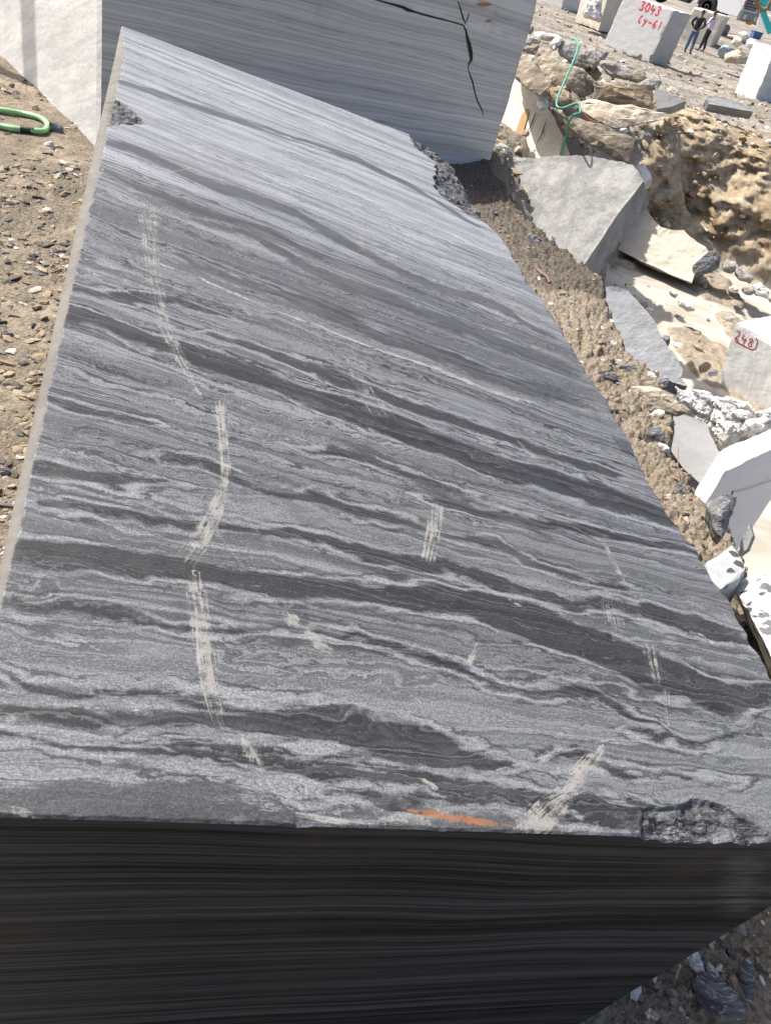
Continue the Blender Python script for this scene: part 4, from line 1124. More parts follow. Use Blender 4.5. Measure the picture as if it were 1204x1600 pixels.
# hoses draped over the heap
hz = [(398,156,13.6),(412,160,13.3),(422,180,13.15),(416,215,13.0),(400,255,12.75),(380,300,12.5),(360,345,12.1),(342,390,11.75),(334,420,11.6),(342,436,11.5),(365,437,11.5),(392,427,11.5),(418,420,11.5),(430,440,11.45),(428,458,11.3),(405,466,11.2),(388,490,11.5),(376,535,11.7),(366,580,11.75),(350,640,11.8)]
o = tube('hose', [at(740 + x * .3854, y * .3854, r + .6) for x, y, r in hz], .0145, M['teal_hose'])
tag(o, 'thin teal hose snaking down over the boulder heap', 'hose')
o = tube('hose', [at(740 + x * .3854, y * .3854, r + .7) for x, y, r in ((428,440,11.4),(440,455,11.35),(462,482,11.35),(490,494,11.4),(505,497,11.5))], .014, M['orange_hose'])
tag(o, 'short orange hose end beside the teal hose on the heap', 'hose')

# ---- pit: ledge, slabs, marked block, crumpled stone
F = [(953, 383), (966, 362), (978, 335), (990, 311), (1006, 322), (1018, 342), (1030, 355), (1048, 362), (1067, 361), (1076, 372), (1098, 386), (1104, 394), (1084, 414), (1083, 425), (1079, 440), (1040, 424), (995, 404)]
o, _, _ = plane_prism('rock_ledge', F, 20.3, (-.30, -.66, .68), .8, M['cream'], None, None, seed=51, cuts=4, amp=.03, scale=1.2, edge=.03, ext=(.2, 1.6, -.6))
tag(o, kind='structure')
Z6 = (900, 380, .2525)
PITR = [
 ([(712,225),(720,140),(800,60),(860,40),(895,90),(880,160),(790,180)], 20.0, 'slate', 'dark grey rock in the recess at the end of the cream ledge', .6, (.1, -.8, .4)),
 ([(900,120),(935,95),(985,110),(1000,150),(960,185),(905,165)], 20.4, 'grey_rock', 'grey rubble stone under the earth cliff, nearest the dark recess', .5, (-.2, -.7, .6)),
 ([(985,130),(1035,170),(1090,215),(1080,245),(1010,225),(975,175)], 20.2, 'grey_rock', 'long grey rubble stone at the foot of the earth cliff', .5, (-.2, -.7, .6)),
 ([(1090,260),(1140,240),(1195,300),(1190,345),(1110,320)], 20.0, 'white_chip', 'white rubble stone at the foot of the earth cliff', .5, (-.2, -.7, .6)),
 ([(1020,275),(1075,265),(1110,300),(1080,322),(1030,305)], 19.8, 'grey_rock', 'smaller grey rubble stone on the edge of the pale quarry floor', .4, (-.2, -.7, .6)),
 ([(1185,340),(1230,320),(1260,380),(1225,390)], 19.8, 'grey_rock', 'dark grey rubble stone at the right edge below the earth cliff', .4, (-.2, -.7, .6)),
 ([(940,270),(975,262),(1010,290),(990,305),(945,292)], 19.6, 'white_chip', 'flat pale stone beside the dark recess on the quarry floor', .3, (-.2, -.6, .7)),
 ([(568,292),(600,278),(634,318),(612,342),(585,325)], 17.6, 'white_chip', 'upper of two white stones lying on the soil in the pit', .3, (-.3, -.6, .7)),
 ([(628,352),(655,335),(735,390),(742,415),(690,420),(640,380)], 17.0, 'white_chip', 'lower of two white stones lying on the soil in the pit', .35, (-.3, -.6, .7)),
 ([(912,462),(945,455),(978,465),(960,480),(920,475)], 16.8, 'white_chip', 'flat white stone on the soil left of the block marked 248', .2, (-.2, -.5, .8)),
 ([(420,400),(450,395),(475,415),(450,430),(425,420)], 16.0, 'white_chip', 'small white stone at the corner of the soil patch in the pit', .2, (-.2, -.5, .8)),
 ([(530,570),(575,565),(580,600),(560,640),(540,630)], 9.3, 'slate', 'dark stone at the right rim of the blue grey slab', .2, (-.2, -.7, .6)),
 ([(755,765),(800,735),(835,750),(800,790),(765,800)], 14.2, 'tan_chip', 'tan stone on the soil left of the foot of the block marked 248', .3, (-.2, -.6, .7)),
 ([(810,800),(870,785),(880,800),(830,825)], 13.6, 'white_chip', 'pale sliver of stone close to the foot of the block marked 248', .2, (-.2, -.5, .8)),
]
for i, (pz, r, mt, lab, th, nn_) in enumerate(PITR):
    rock_px(zpts(pz, *Z6), r, M[mt], lab, 60 + i, th, nn_, amp=.03, scale=3.2, edge=.012, bow=.05, cuts=3 if i < 7 else 2)
plane_prism('stone_slab', [(944, 450), (980, 455), (990, 470), (1003, 482), (1022, 506), (1030, 525), (1040, 542), (1052, 556), (1064, 577), (1061, 590), (1071, 603), (1050, 597), (1020, 580), (985, 560), (930, 520)], 8.1, (-.30, -.48, .82), .16, M['blue_grey'],
            'rough blue grey slab lying between the soil bank and the pit', 'stone slab', seed=77, cuts=4, amp=.012, edge=.02, ref=(1000, 520))
# block marked 248
p0 = onz(1115, 618, -3.22); r0 = math.hypot(p0[0], p0[1])
ez = at(1149, 504, r0 + .05) - p0; rb = onz(1204, 673, -3.22); ex = (rb - p0) * 1.7; ey = unit(np.array([-ex[1], ex[0], 0])) * 1.7
b248 = box_stone('marble_block', p0, ex, ey, ez, M['white_streak'], n=22, amp=.006, edge=.02, seed=9)
tag(b248, 'white streaked block with 248 written in red in its corner', 'marble block')

GL = {  # hand painted strokes on a 1 x 1.5 cell
 '0': [[(.5,1.45),(.12,1.1),(.1,.5),(.45,.05),(.85,.4),(.88,1.0),(.5,1.45)]],
 '1': [[(.3,1.2),(.55,1.45),(.5,.0)]],
 '2': [[(.1,1.15),(.4,1.48),(.8,1.25),(.6,.7),(.1,.05),(.5,.12),(.95,.02)]],
 '3': [[(.1,1.35),(.5,1.48),(.82,1.2),(.4,.82),(.85,.5),(.6,.08),(.08,.18)]],
 '4': [[(.22,1.45),(.16,1.0),(.1,.62),(.5,.66),(.95,.72)],[(.78,1.0),(.7,.5),(.62,-.1)]],
 '6': [[(.75,1.45),(.25,.9),(.12,.35),(.5,.02),(.85,.35),(.5,.72),(.15,.45)]],
 '8': [[(.5,.8),(.15,1.15),(.5,1.48),(.82,1.15),(.5,.8),(.12,.4),(.5,.02),(.88,.4),(.5,.8)]],
 'L': [[(.5,1.45),(.2,.9),(.15,.25),(.4,.1),(.7,.25)]],
 'y': [[(.1,1.0),(.3,.55),(.65,.6)],[(.85,1.05),(.6,.4),(.25,-.35)]],
 '-': [[(.05,.65),(.9,.7)]],
}
def paint(text, o, p, dx, dy, nrm, cell, wid, parent, gap=1.25):
    """red lettering: strokes of flat paint on a face, dx and dy unit vectors of the face"""
    V = []; F = []
    for i, ch in enumerate(text):
        for st in GL.get(ch, []):
            q = []
            for a, b in zip(st[:-1], st[1:]):
                for k in range(5):
                    t = k / 5; q.append((a[0] + (b[0] - a[0]) * t, a[1] + (b[1] - a[1]) * t))
            q.append(st[-1])
            q2 = [q[0]] + [tuple((q[j - 1][k] + 2 * q[j][k] + q[j + 1][k]) / 4 for k in (0, 1)) for j in range(1, len(q) - 1)] + [q[-1]]
            P = [p + dx * (i * gap + a) * cell + dy * b * cell + nrm * .006 for a, b in q2]
            b0 = len(V)
            for j, c in enumerate(P):
                t = unit(P[min(j + 1, len(P) - 1)] - P[max(j - 1, 0)]); s = np.cross(nrm, t) * wid * .5
                V += [c - s, c + s]
            for j in range(len(P) - 1): F.append((b0 + 2 * j, b0 + 2 * j + 1, b0 + 2 * j + 3, b0 + 2 * j + 2))
    m = mesh_from('painted_number', V, F, M['red_paint'])
    m.parent = parent; bpy.context.view_layer.update(); m.matrix_parent_inverse = parent.matrix_world.inverted()
    return m
n248 = unit(np.cross(ex, ez)); n248 = n248 if n248[1] < 0 else -n248
dx, dy = unit(ex), unit(ez)
tl = p0 + ez
cell = .105
GL[')'] = [[(-.1,1.9),(.35,1.5),(.35,.3),(-.2,-.25),(-3.4,-.3)]]
paint('248)', b248, tl + dx * .05 - dy * .26, dx, dy, n248, cell, .018, b248)

Z3 = (1000, 580, .16944)
CRUMP = [
 ([(325,140),(480,175),(690,280),(705,420),(625,475),(500,440),(375,330)], 7.6, 'crumpled grey and white stone right of the layered tan boulder', .5, (-.2, -.55, .8)),
 ([(670,270),(860,330),(1050,420),(900,580),(720,735),(690,560),(700,420)], 7.2, 'largest crumpled grey white stone in front of block 248', .6, (-.15, -.6, .75)),
 ([(890,575),(1000,440),(1204,395),(1260,440),(1204,490),(1000,575)], 6.9, 'crumpled grey stone behind the white topped block at the right edge', .5, (-.1, -.6, .75)),
 ([(600,240),(760,260),(980,330),(1060,400),(860,350),(690,300)], 7.7, 'bright white broken stone at the foot of the block marked 248', .3, (-.2, -.4, .9)),
]
SHARDS = [
 ([(345,105),(420,130),(415,150),(340,140)], 7.9, 'blue_grey', 'dark edged end piece broken off the blue grey slab', .15, (-.1, -.6, .8)),
 ([(470,170),(560,165),(680,235),(690,275),(590,235)], 8.0, 'white_chip', 'flat white shard lying at the top of the crumpled stones', .2, (-.2, -.4, .9)),
 ([(840,380),(930,350),(1030,395),(1010,445),(900,430)], 6.9, 'white_chip', 'white shard in the middle of the largest crumpled stone', .2, (-.2, -.4, .9)),
 ([(1060,380),(1204,330),(1260,380),(1204,410),(1090,425)], 7.6, 'white_chip', 'pale shard between block 248 and the right edge', .3, (-.2, -.4, .9)),
 ([(690,590),(760,560),(830,610),(800,660),(725,700)], 6.6, 'grey_rock', 'grey shard in the corner above the white topped block', .2, (-.2, -.5, .85)),
]
for i, (pz, r, mt, lab, th, nn_) in enumerate(SHARDS):
    rock_px(zpts(pz, *Z3), r, M[mt], lab, 190 + i, th, nn_, amp=.02, scale=5, edge=.008, bow=.03, cuts=3, name='stone_shard', cat='shard')
for i, (pz, r, lab, th, nn_) in enumerate(CRUMP):
    rock_px(zpts(pz, *Z3), r, M['crumpled' if i < 3 else 'white_chip'], lab, 90 + i, th, nn_, amp=.055, scale=4.5, edge=.02, bow=.07, cuts=4)
plane_prism('stone_slab', zpts([(120,500),(190,410),(300,403),(395,400),(470,428),(540,460),(600,472),(640,580),(720,750),(790,920),(850,1105),(800,1130),(600,1080),(400,900)], *Z3), 5.6, (-.36, -.34, .87), .18, M['pale_grey'],
            'smooth light grey sawn slab lying behind the soil bank', 'stone slab', seed=95, cuts=4, amp=.004, edge=.008, ref=(1090, 700))
# white topped block at the right edge
pt = at(1132, 737, 5.0); z0 = pt[2]; bk = onz(1122, 704, z0); rg = onz(1204, 704, z0)
wb = box_stone('marble_block', pt + np.array([0, 0, -3.0]), (rg - pt) * 2.2, bk - pt, np.array([0, 0, 3.0]), M['bounce_white'], n=20, amp=.006, edge=.02, seed=12)  # sides whiter than the top: bounce light put into the colour
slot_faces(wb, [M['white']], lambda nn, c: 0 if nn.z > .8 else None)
tag(wb, 'block with a glaring white top and grey side, cut by the right edge', 'marble block')
nrm = unit(np.cross(rg - pt, [0, 0, 1])); nrm = nrm if nrm[1] < 0 else -nrm
ribbon('crack', [onplane(x, y, pt, nrm) for x, y in ((1141, 768), (1160, 764), (1180, 757), (1204, 749), (1230, 740))], .006, nrm, M['red_wire'], wb, lift=.012)

# spotted offcuts between the large slab and the bank
hull = [(1101,879,2.62),(1117,868,2.72),(1142,853,2.85),(1155,872,2.80),(1165,889,2.74),(1155,903,2.66),(1125,921,2.52),(1104,900,2.56)]
o = hull_rock('stone_offcut', [at(*k) for k in hull], M['spotted'], back=(.05, .03, -.22), shrink=.95, cuts=3, amp=.006, scale=6, seed=101, edge=.006)
tag(o, 'small pale offcut with dark wet spots wedged beside the right edge of the largest slab', 'stone offcut')
hull = [(1195,898,2.80),(1180,975,2.46),(1270,900,3.1),(1290,1100,2.4),(1213,1042,2.20),(1143,915,2.74),(1168,897,2.84),(1167,954,2.50),(1193,998,2.34)]
o = hull_rock('marble_block', [at(*k) for k in hull], M['spotted'], back=(.42, .12, -.5), shrink=.9, cuts=4, amp=.006, scale=5, seed=102, edge=.006)
_a, _b = at(1193, 895, 2.8), at(1168, 985, 2.44); _o = np.array(o.location)
slot_faces(o, [M['spotted_white']], lambda nn, c: 0 if ((c.x + _o[0] - _a[0]) * (_b[1] - _a[1]) - (c.y + _o[1] - _a[1]) * (_b[0] - _a[0])) * -1 > .008 * math.sin(c.y * 40) else None)  # white beyond the arris: sun glare put into the stone colour
tag(o, 'spotted white and grey block across the dark gap from the largest slab', 'marble block')
hull = [(1102,788,3.05),(1132,770,3.2),(1150,776,3.2),(1136,821,2.98),(1127,839,2.9),(1117,832,2.9),(1114,808,2.95),(1128,795,2.95)]
o = hull_rock('stone', [at(*k) for k in hull], M['slate'], back=(.04, .06, -.10), shrink=.8, cuts=3, amp=.012, scale=8, seed=103, edge=.006)
tag(o, 'triangular dark and white stone stuck in the soil bank above the spotted offcut', 'stone')
o, _, _ = plane_prism('stone', [(1153, 867), (1157, 846), (1170, 819), (1175, 836), (1166, 858)], 3.1, (-.6, -.6, .5), .05, M['pale_grey'], 'thin pale upright flake beside the spotted offcut', 'stone', seed=104, cuts=2, amp=.003, edge=.003)

# unseen twin posts, added to cast two shadow bands on the tall block's white face
NLF = nlv
for k, (px, py) in enumerate(((40, 60), (51, 60))):
    f = onplane(px, py, BB0, NLF)
    q = f + np.array([SUN_AZ[0], SUN_AZ[1], 0]) * 3.0
    q[2] = gz(q[0], q[1])
    e = empty('shadow_post', q)
    V = tube('post', [(0, 0, -.1), (0, 0, 3.2), (0, 0, 7.0)], .045, plain('post_steel', (.2, .2, .19), .6, .5), e, seg=12)
    bm = bmesh.new(); bmesh.ops.create_cube(bm, size=1.0)
    for v in bm.verts: v.co = Vector((v.co.x * .24, v.co.y * .24, v.co.z * .03 + .015))
    bm_obj('base_plate', bm, plain('plate_steel', (.2, .2, .19), .6, .5), e)
    tag(e, 'unseen steel post added to cast a grey shadow band on the white face', 'post', 'unseen posts added for their shadows')
# ==================================================================  UPPER TERRACE: marked block, blocks behind, gear, people, truck
def px_block(name, corner, zc, left, top, right, mat, label, deep=1.3, longer=1.0, n=16, seed=1, cat='marble block', edge=.02, amp=.006, topmat=None, depth_px=None):
    """sawn block from photo pixels of its lowest corner, the left end of its front, its top corner and its right-hand side"""
    p = onz(*corner, zc); r = math.hypot(p[0], p[1])
    ez = at(*top, r) - p
    ez = np.array([ez[0] * .6, ez[1] * .6, ez[2]])
    L = onz(*left, zc) - p; L[2] = 0
    ex = L * longer
    pr = np.array([-L[1], L[0], 0]); pr = unit(pr) * (1 if pr[1] > 0 else -1)
    if right is not None:
        R = onz(*right, zc) - p; R[2] = 0; d = unit(R)
        d = unit(d * .5 + pr * .5); pr = d
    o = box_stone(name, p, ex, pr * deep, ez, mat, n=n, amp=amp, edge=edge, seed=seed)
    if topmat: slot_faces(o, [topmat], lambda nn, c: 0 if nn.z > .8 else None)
    tag(o, label, cat)
    return o, p, ex, pr * deep, ez

TZ = -0.30
o, p, ex, ey, ez = px_block('marble_block', (1013, 99), TZ, (941, 71), (1056, 17), None, M['block_grey'], 'pale grey block painted 3043 in red, casting a shadow on the terrace', deep=1.15, n=26, seed=31, edge=.03, topmat=M['white'])  # white top carries the overexposed sunlight in its colour
b3043 = o
nrm = unit(np.cross(ex, ez)); nrm = nrm if nrm[1] < 0 else -nrm
dxx, dyy = -unit(ex), unit(ez)
ps = onplane(1000, 8, p, nrm)
paint('3043', o, ps - dyy * .16, dxx, dyy, nrm, .21, .06, o)
ps = onplane(998, 28, p, nrm)
paint('Ly-61', o, ps - dyy * .16, dxx, dyy, nrm, .19, .055, o)
for (x, y, w_) in ((997, 92, 12), (1018, 92, 12)):  # flat dark patches painted for the shaded drill half-holes at the foot
    q = onplane(x, y, p, nrm)
    V = []; 
    for k in range(14):
        th = 2 * math.pi * k / 14; rr = w_ * .011 * (1 + .2 * math.sin(3 * th + x))
        V.append(q + dxx * math.cos(th) * rr + dyy * math.sin(th) * rr * 1.15 + nrm * .012)
    m = mesh_from('half_hole_patch', V, [tuple(range(14))], plain('half_hole_dark', (.06, .06, .062), .7))
    m.parent = o; bpy.context.view_layer.update(); m.matrix_parent_inverse = o.matrix_world.inverted()

px_block('marble_block', (876, 15.5), -.27, (820, -4), (884, -40), None, M['white'], 'cream white block cut by the top edge, beside the tall shaded block', deep=1.6, longer=1.3, seed=33)
px_block('marble_block', (914, 21), -.28, (893, 15), (930, -36), None, M['pale_grey'], 'grey block cut by the top edge, between two white ones', deep=1.2, seed=34)
rock_px([(908, 27), (911, 12), (918, 9), (921, -12), (940, -16), (937, 8), (938, 30), (926, 29)], 42, M['white_chip'], 'jagged bright white boulder behind the block painted 3043, cut by the top edge', 130, 1.0, (-.3, -.8, .5), amp=.12, scale=1.2, edge=.05, bow=.2)
px_block('marble_block', (972, 56), -.28, (934, 48), (990, -12), None, M['concrete_tan'], 'beige grey block half hidden behind the left side of block 3043', deep=1.6, longer=1.0, seed=35)
o, p, ex, ey, ez = px_block('marble_block', (1105, 82), TZ, (1058, 67), (1134, 26), (1130, 75), M['concrete_tan'], 'beige block standing behind the two people', deep=2.0, longer=1.0, n=24, seed=36, edge=.05)
px_block('marble_block', (1178, 160), -.36, (1146, 145.5), (1206, 76), (1200, 150), M['white'], 'tall white block at the right edge of the terrace above the earth cliff', deep=1.6, n=22, seed=37, edge=.05, amp=.015)
px_block('marble_block', (1172, 56), -.1, (1150, 44), (1188, 16), None, M['pale_grey'], 'grey block with a dark side between the truck and the turquoise boom', deep=1.6, seed=38)
px_block('marble_block', (1193, 66), -.15, (1174, 60), (1202, 24), None, M['white'], 'white block partly hidden under the turquoise boom', deep=1.6, seed=39)
rock_px([(1129, 96), (1133, 84), (1146, 78), (1160, 81), (1172, 90), (1169, 99), (1150, 100), (1136, 98)], 42, M['cream_rock'], 'rounded cream boulder lying beside the drum', 140, .8, (-.2, -.7, .65), amp=.07, scale=1.4, bow=.25)
rock_px([(1141, 68), (1147, 59), (1157, 60), (1158, 70), (1150, 74)], 46, M['concrete_tan'], 'beige rubble stone behind the light blue drum', 141, .6, (-.2, -.7, .6), amp=.05, scale=1.6, bow=.15)
rock_px([(1163, 72), (1167, 60), (1181, 62), (1180, 74), (1170, 77)], 45, M['white'], 'pale squarish stone behind the blue crate', 142, .7, (-.2, -.8, .5), amp=.03, scale=1.6, bow=.1)
rock_px([(1153, 52), (1160, 50), (1170, 58), (1166, 64), (1158, 60)], 46.5, M['white_chip'], 'small white rubble stone on the plank behind the drum', 143, .4, (-.2, -.7, .6), amp=.06, scale=2, bow=.12)
plane_prism('wood_plank', [(1136, 53), (1137, 55.5), (1176, 63), (1176, 60)], 46.5, (-.1, -.6, .8), .08, M['cream'], 'pale plank lying on the rubble behind the drum', 'plank', seed=144, cuts=2, amp=.004, edge=.003)
plane_prism('stone_slab', [(1103, 155), (1106, 151), (1122, 151), (1142, 157), (1172, 169), (1175, 174), (1160, 172), (1128, 166), (1106, 162)], 25.8, (-.1, -.6, .8), .25, M['pale_grey'], 'low grey slab lying at the lip of the earth cliff', 'stone slab', seed=145, cuts=3, amp=.015, edge=.02)

# drum on its side, crate, tarpaulin
def cyl_between(name, a, b, rad, mat, parent=None, seg=28, rings=()):
    a = np.asarray(a); b = np.asarray(b); t = unit(b - a); s = unit(np.cross(t, [0, 0, 1])); u = np.cross(s, t)
    prof = [(0, 0), (0, rad * .93), (.015, rad * .95), (0.0, rad)]
    L = np.linalg.norm(b - a)
    P = [(0.02, 0.0), (0.02, rad * .9), (0, rad * .92), (0, rad)]
    for k in rings: P += [(k * L - .02, rad), (k * L, rad * 1.05), (k * L + .02, rad)]
    P += [(L, rad), (L, rad * .92), (L - .02, rad * .9), (L - .02, 0.0)]
    V = []; F = []
    for (x, rr) in P:
        for k in range(seg):
            th = 2 * math.pi * k / seg; V.append(a + t * x + (s * math.cos(th) + u * math.sin(th)) * rr)
    for i in range(len(P) - 1):
        for k in range(seg):
            F.append((i * seg + k, i * seg + (k + 1) % seg, (i + 1) * seg + (k + 1) % seg, (i + 1) * seg + k))
    return mesh_from(name, V, F, mat, parent, True)
M['blue_drum'] = plain('light_blue_paint', (.28, .44, .56), .5, var=.2, scale=6)
M['drum_end'] = plain('grey_drum_end', (.42, .42, .38), .7, var=.25, scale=10)
M['blue_crate'] = plain('blue_plastic', (.07, .15, .33), .5)
def drum(a_px, b_px, r, rad, label):
    a = onz(*a_px, TZ + .05); b = onz(*b_px, TZ + .05)
    k = r / math.hypot(a[0], a[1]);
    g = gz(a[0], a[1]); a[2] = g + rad; b[2] = gz(b[0], b[1]) + rad + .05
    L = np.linalg.norm(b - a); b = a + (b - a) / L * .95
    e = empty('drum', (a[0], a[1], g))
    w0 = np.array(e.location)
    cyl_between('barrel', a - w0, b - w0, rad, M['blue_drum'], e, rings=(.3, .65))
    t = unit(b - a)
    cyl_between('lid', a - w0 - t * .012, a - w0 + t * .018, rad * .9, M['drum_end'], e)
    tag(e, label, 'drum')
drum((1125, 91), (1152, 76), 44, .26, 'light blue drum lying on its side with a grey end')
drum((1121, 72), (1134, 66), 46, .22, 'smaller blue drum lying against the beige block')
c = onz(1168, 82, TZ); g = gz(c[0], c[1])
e = empty('crate', (c[0], c[1], g))
bm = bmesh.new(); bmesh.ops.create_cube(bm, size=1.0)
for v in bm.verts: v.co = Vector((v.co.x * (.62 if v.co.z > 0 else .56), v.co.y * .42, v.co.z * .34 + .17))
bmesh.ops.bevel(bm, geom=bm.edges[:], offset=.02, segments=2, affect='EDGES'); bm_obj('body', bm, M['blue_crate'], e)
bm = bmesh.new(); bmesh.ops.create_cube(bm, size=1.0)
for v in bm.verts: v.co = Vector((v.co.x * .66, v.co.y * .46, v.co.z * .05 + .345))
bmesh.ops.bevel(bm, geom=bm.edges[:], offset=.012, segments=2, affect='EDGES'); bm_obj('rim', bm, M['blue_crate'], e)
e.rotation_euler = (0, 0, .35)
tag(e, 'blue plastic crate beside the cream boulder', 'crate')

# ---- people
def skin_mesh(name, joints, edges, mat, parent=None, sub=2, root=0):
    me = bpy.data.meshes.new(name)
    me.from_pydata([j[:3] for j in joints], edges, [])
    o = bpy.data.objects.new(name, me); COL.objects.link(o)
    s = o.modifiers.new('skin', 'SKIN'); s.branch_smoothing = .6
    for i, j in enumerate(joints):
        r = j[3]; ry = j[4] if len(j) > 4 else r
        me.skin_vertices[0].data[i].radius = (r, ry)
    me.skin_vertices[0].data[root].use_root = True
    m = o.modifiers.new('sub', 'SUBSURF'); m.levels = sub; m.render_levels = sub
    dg = bpy.context.evaluated_depsgraph_get(); dg.update()
    ev = o.evaluated_get(dg); nm = bpy.data.meshes.new_from_object(ev, depsgraph=dg)
    o.modifiers.clear(); o.data = nm
    nm.materials.clear(); nm.materials.append(mat)
    nm.polygons.foreach_set('use_smooth', np.ones(len(nm.polygons), bool))
    if parent: o.parent = parent
    return o

M['skin'] = plain('brown_skin', (.16, .085, .05), .55, var=.08)
M['hair'] = plain('black_hair', (.012, .011, .010), .6)
M['navy'] = plain('navy_shirt', (.008, .010, .018), .85)
M['jeans'] = plain('blue_jeans', (.075, .12, .21), .85, var=.25)
M['lilac'] = plain('lilac_shirt', (.62, .50, .68), .8, var=.08)
M['dark_trousers'] = plain('dark_trousers', (.03, .028, .03), .85)
M['shoe'] = plain('dark_shoes', (.03, .025, .02), .6)
M['eye'] = plain('dark_eye', (.01, .01, .01), .3)

def person(base, rz, arms, shirt, trousers, label, lean=0.0, feet=((-.11, .02), (.11, -.03)), H=1.70):
    """standing figure, facing +y in its own frame; arms = [(elbow, wrist)] for left (-x) and right (+x)"""
    k = H / 1.72
    L = lambda z: lean * (z - .9) if z > .9 else 0
    hip, waist, chest, neckb, neckt = .93, 1.08, 1.30, 1.46, 1.53
    J = [(0, L(hip), hip, .13, .10), (0, L(waist), waist, .125, .095), (0, L(chest), chest, .155, .11), (0, L(neckb), neckb, .075, .07), (0, L(neckt) + .01, neckt, .055, .057)]
    E = [(0, 1), (1, 2), (2, 3), (3, 4)]
    head = [(0, L(1.58) + .015, 1.575, .068, .085), (0, L(1.65) + .02, 1.645, .077, .098), (0, L(1.70) + .01, 1.695, .06, .075)]
    for h in head: J.append(h); E.append((len(J) - 2, len(J) - 1))
    nose = (0, L(1.62) + .118, 1.615, .014, .016)
    J.append(nose); E.append((6, len(J) - 1))
    for sx in (-1, 1):
        J.append((sx * .082, L(1.62) + .01, 1.625, .012, .022)); E.append((6, len(J) - 1))
    legs = []
    for sx, ft in zip((-1, 1), feet):
        b = len(J)
        J += [(sx * .09, 0, .86, .092, .095), (sx * .10 + (ft[0] - sx * .1) * .5, .02, .50, .060, .065), (ft[0], ft[1], .10, .042, .045), (ft[0], ft[1] + .04, .045, .040, .035), (ft[0] + sx * .015, ft[1] + .16, .03, .035, .022)]
        E += [(0, b), (b, b + 1), (b + 1, b + 2), (b + 2, b + 3), (b + 3, b + 4)]
        legs.append(b)
    ar = []
    for sx, (el, wr) in zip((-1, 1), arms):
        b = len(J)
        sh = (sx * .185, L(1.42), 1.42)
        J += [(*sh, .058, .058), (el[0], el[1], el[2], .042, .043), (wr[0], wr[1], wr[2], .028, .03)]
        E += [(2, b), (b, b + 1), (b + 1, b + 2)]
        d = unit(np.array(wr) - np.array(el)); s = unit(np.cross(d, [0.2, .5, 1]))
        palm = np.array(wr) + d * .06
        J.append((*palm, .036, .020)); E.append((b + 2, len(J) - 1)); pi = len(J) - 1
        for fi, (off, ln) in enumerate(((-.028, .07), (-.010, .082), (.010, .078), (.027, .06))):
            q = palm + d * .035 + s * off
            J.append((*q, .010, .010)); E.append((pi, len(J) - 1))
            q2 = q + d * ln * .6 + np.array([0, .012, -.012])
            J.append((*q2, .009, .009)); E.append((len(J) - 2, len(J) - 1))
            q3 = q2 + d * ln * .35 + np.array([0, .014, -.018])
            J.append((*q3, .008, .008)); E.append((len(J) - 2, len(J) - 1))
        q = palm - d * .01 + s * -.045
        J.append((*q, .011, .011)); E.append((pi, len(J) - 1))
        q2 = q + d * .04 + s * -.012; J.append((*q2, .009, .009)); E.append((len(J) - 2, len(J) - 1))
        ar.append(b)
    J = [tuple(c * k for c in j) for j in J]
    body = skin_mesh('person', J, E, M['skin'])
    # clothing shells
    S = [0, 1, 2, 3]
    top = [J[0], J[1], J[2], (J[3][0], J[3][1], J[3][2] - .02, J[3][3], J[3][4])]
    top = [(a, b, c, d + .018, e_ + .018) for a, b, c, d, e_ in top]
    top[0] = (top[0][0], top[0][1], top[0][2] - .07, top[0][3] + .012, top[0][4] + .014)
    te = [(0, 1), (1, 2), (2, 3)]
    for b in ar:
        i = len(top)
        for q, g in ((J[b], .018), (J[b + 1], .015), (J[b + 2], .014)): top.append((q[0], q[1], q[2], q[3] + g, q[4] + g))
        te += [(2, i), (i, i + 1), (i + 1, i + 2)]
    skin_mesh('shirt', top, te, shirt, body)
    tr = [(J[0][0], J[0][1], J[0][2] + .02, J[0][3] + .008, J[0][4] + .008)]
    tE = []
    for b in legs:
        i = len(tr)
        for q, g in ((J[b], .014), (J[b + 1], .018), (J[b + 2], .026)): tr.append((q[0], q[1], q[2], q[3] + g, q[4] + g))
        tE += [(0, i), (i, i + 1), (i + 1, i + 2)]
    skin_mesh('trousers', tr, tE, trousers, body)
    for b in legs:
        a, c = J[b + 3], J[b + 4]
        skin_mesh('shoe', [(a[0], a[1] - .05, .05, .042, .045), (a[0], a[1], .045, .048, .042), (c[0], c[1], .035, .046, .030), (c[0], c[1] + .04, .03, .030, .022)], [(0, 1), (1, 2), (2, 3)], M['shoe'], body, root=1)
    hy = L(1.65) * k
    bm = bmesh.new(); bmesh.ops.create_uvsphere(bm, u_segments=20, v_segments=12, radius=1.0)
    dead = [v for v in bm.verts if v.co.z < -.15 - .5 * max(0, v.co.y) or (v.co.y > .55 and v.co.z < .45)]
    bmesh.ops.delete(bm, geom=dead, context='VERTS')
    for v in bm.verts:
        q = v.co * (1 + .04 * mnoise.noise(v.co * 5))
        v.co = Vector((q.x * .092, q.y * .112 + hy + .012, q.z * .098 + 1.655 * k))
    bm_obj('hair', bm, M['hair'], body, True)
    for sx in (-1, 1):
        bm = bmesh.new(); bmesh.ops.create_uvsphere(bm, u_segments=10, v_segments=8, radius=.011)
        for v in bm.verts: v.co += Vector((sx * .032, hy + .108, 1.638 * k))
        bm_obj('eye', bm, M['eye'], body, True)
    bm = bmesh.new(); bmesh.ops.create_uvsphere(bm, u_segments=10, v_segments=6, radius=1)
    for v in bm.verts: v.co = Vector((v.co.x * .024, v.co.y * .008 + hy + .100, v.co.z * .007 + 1.585 * k))
    bm_obj('mouth', bm, plain('lips', (.14, .05, .04), .5), body, True)
    body.location = tuple(base); body.rotation_euler = (0, 0, rz)
    tag(body, label, 'person')
    return body

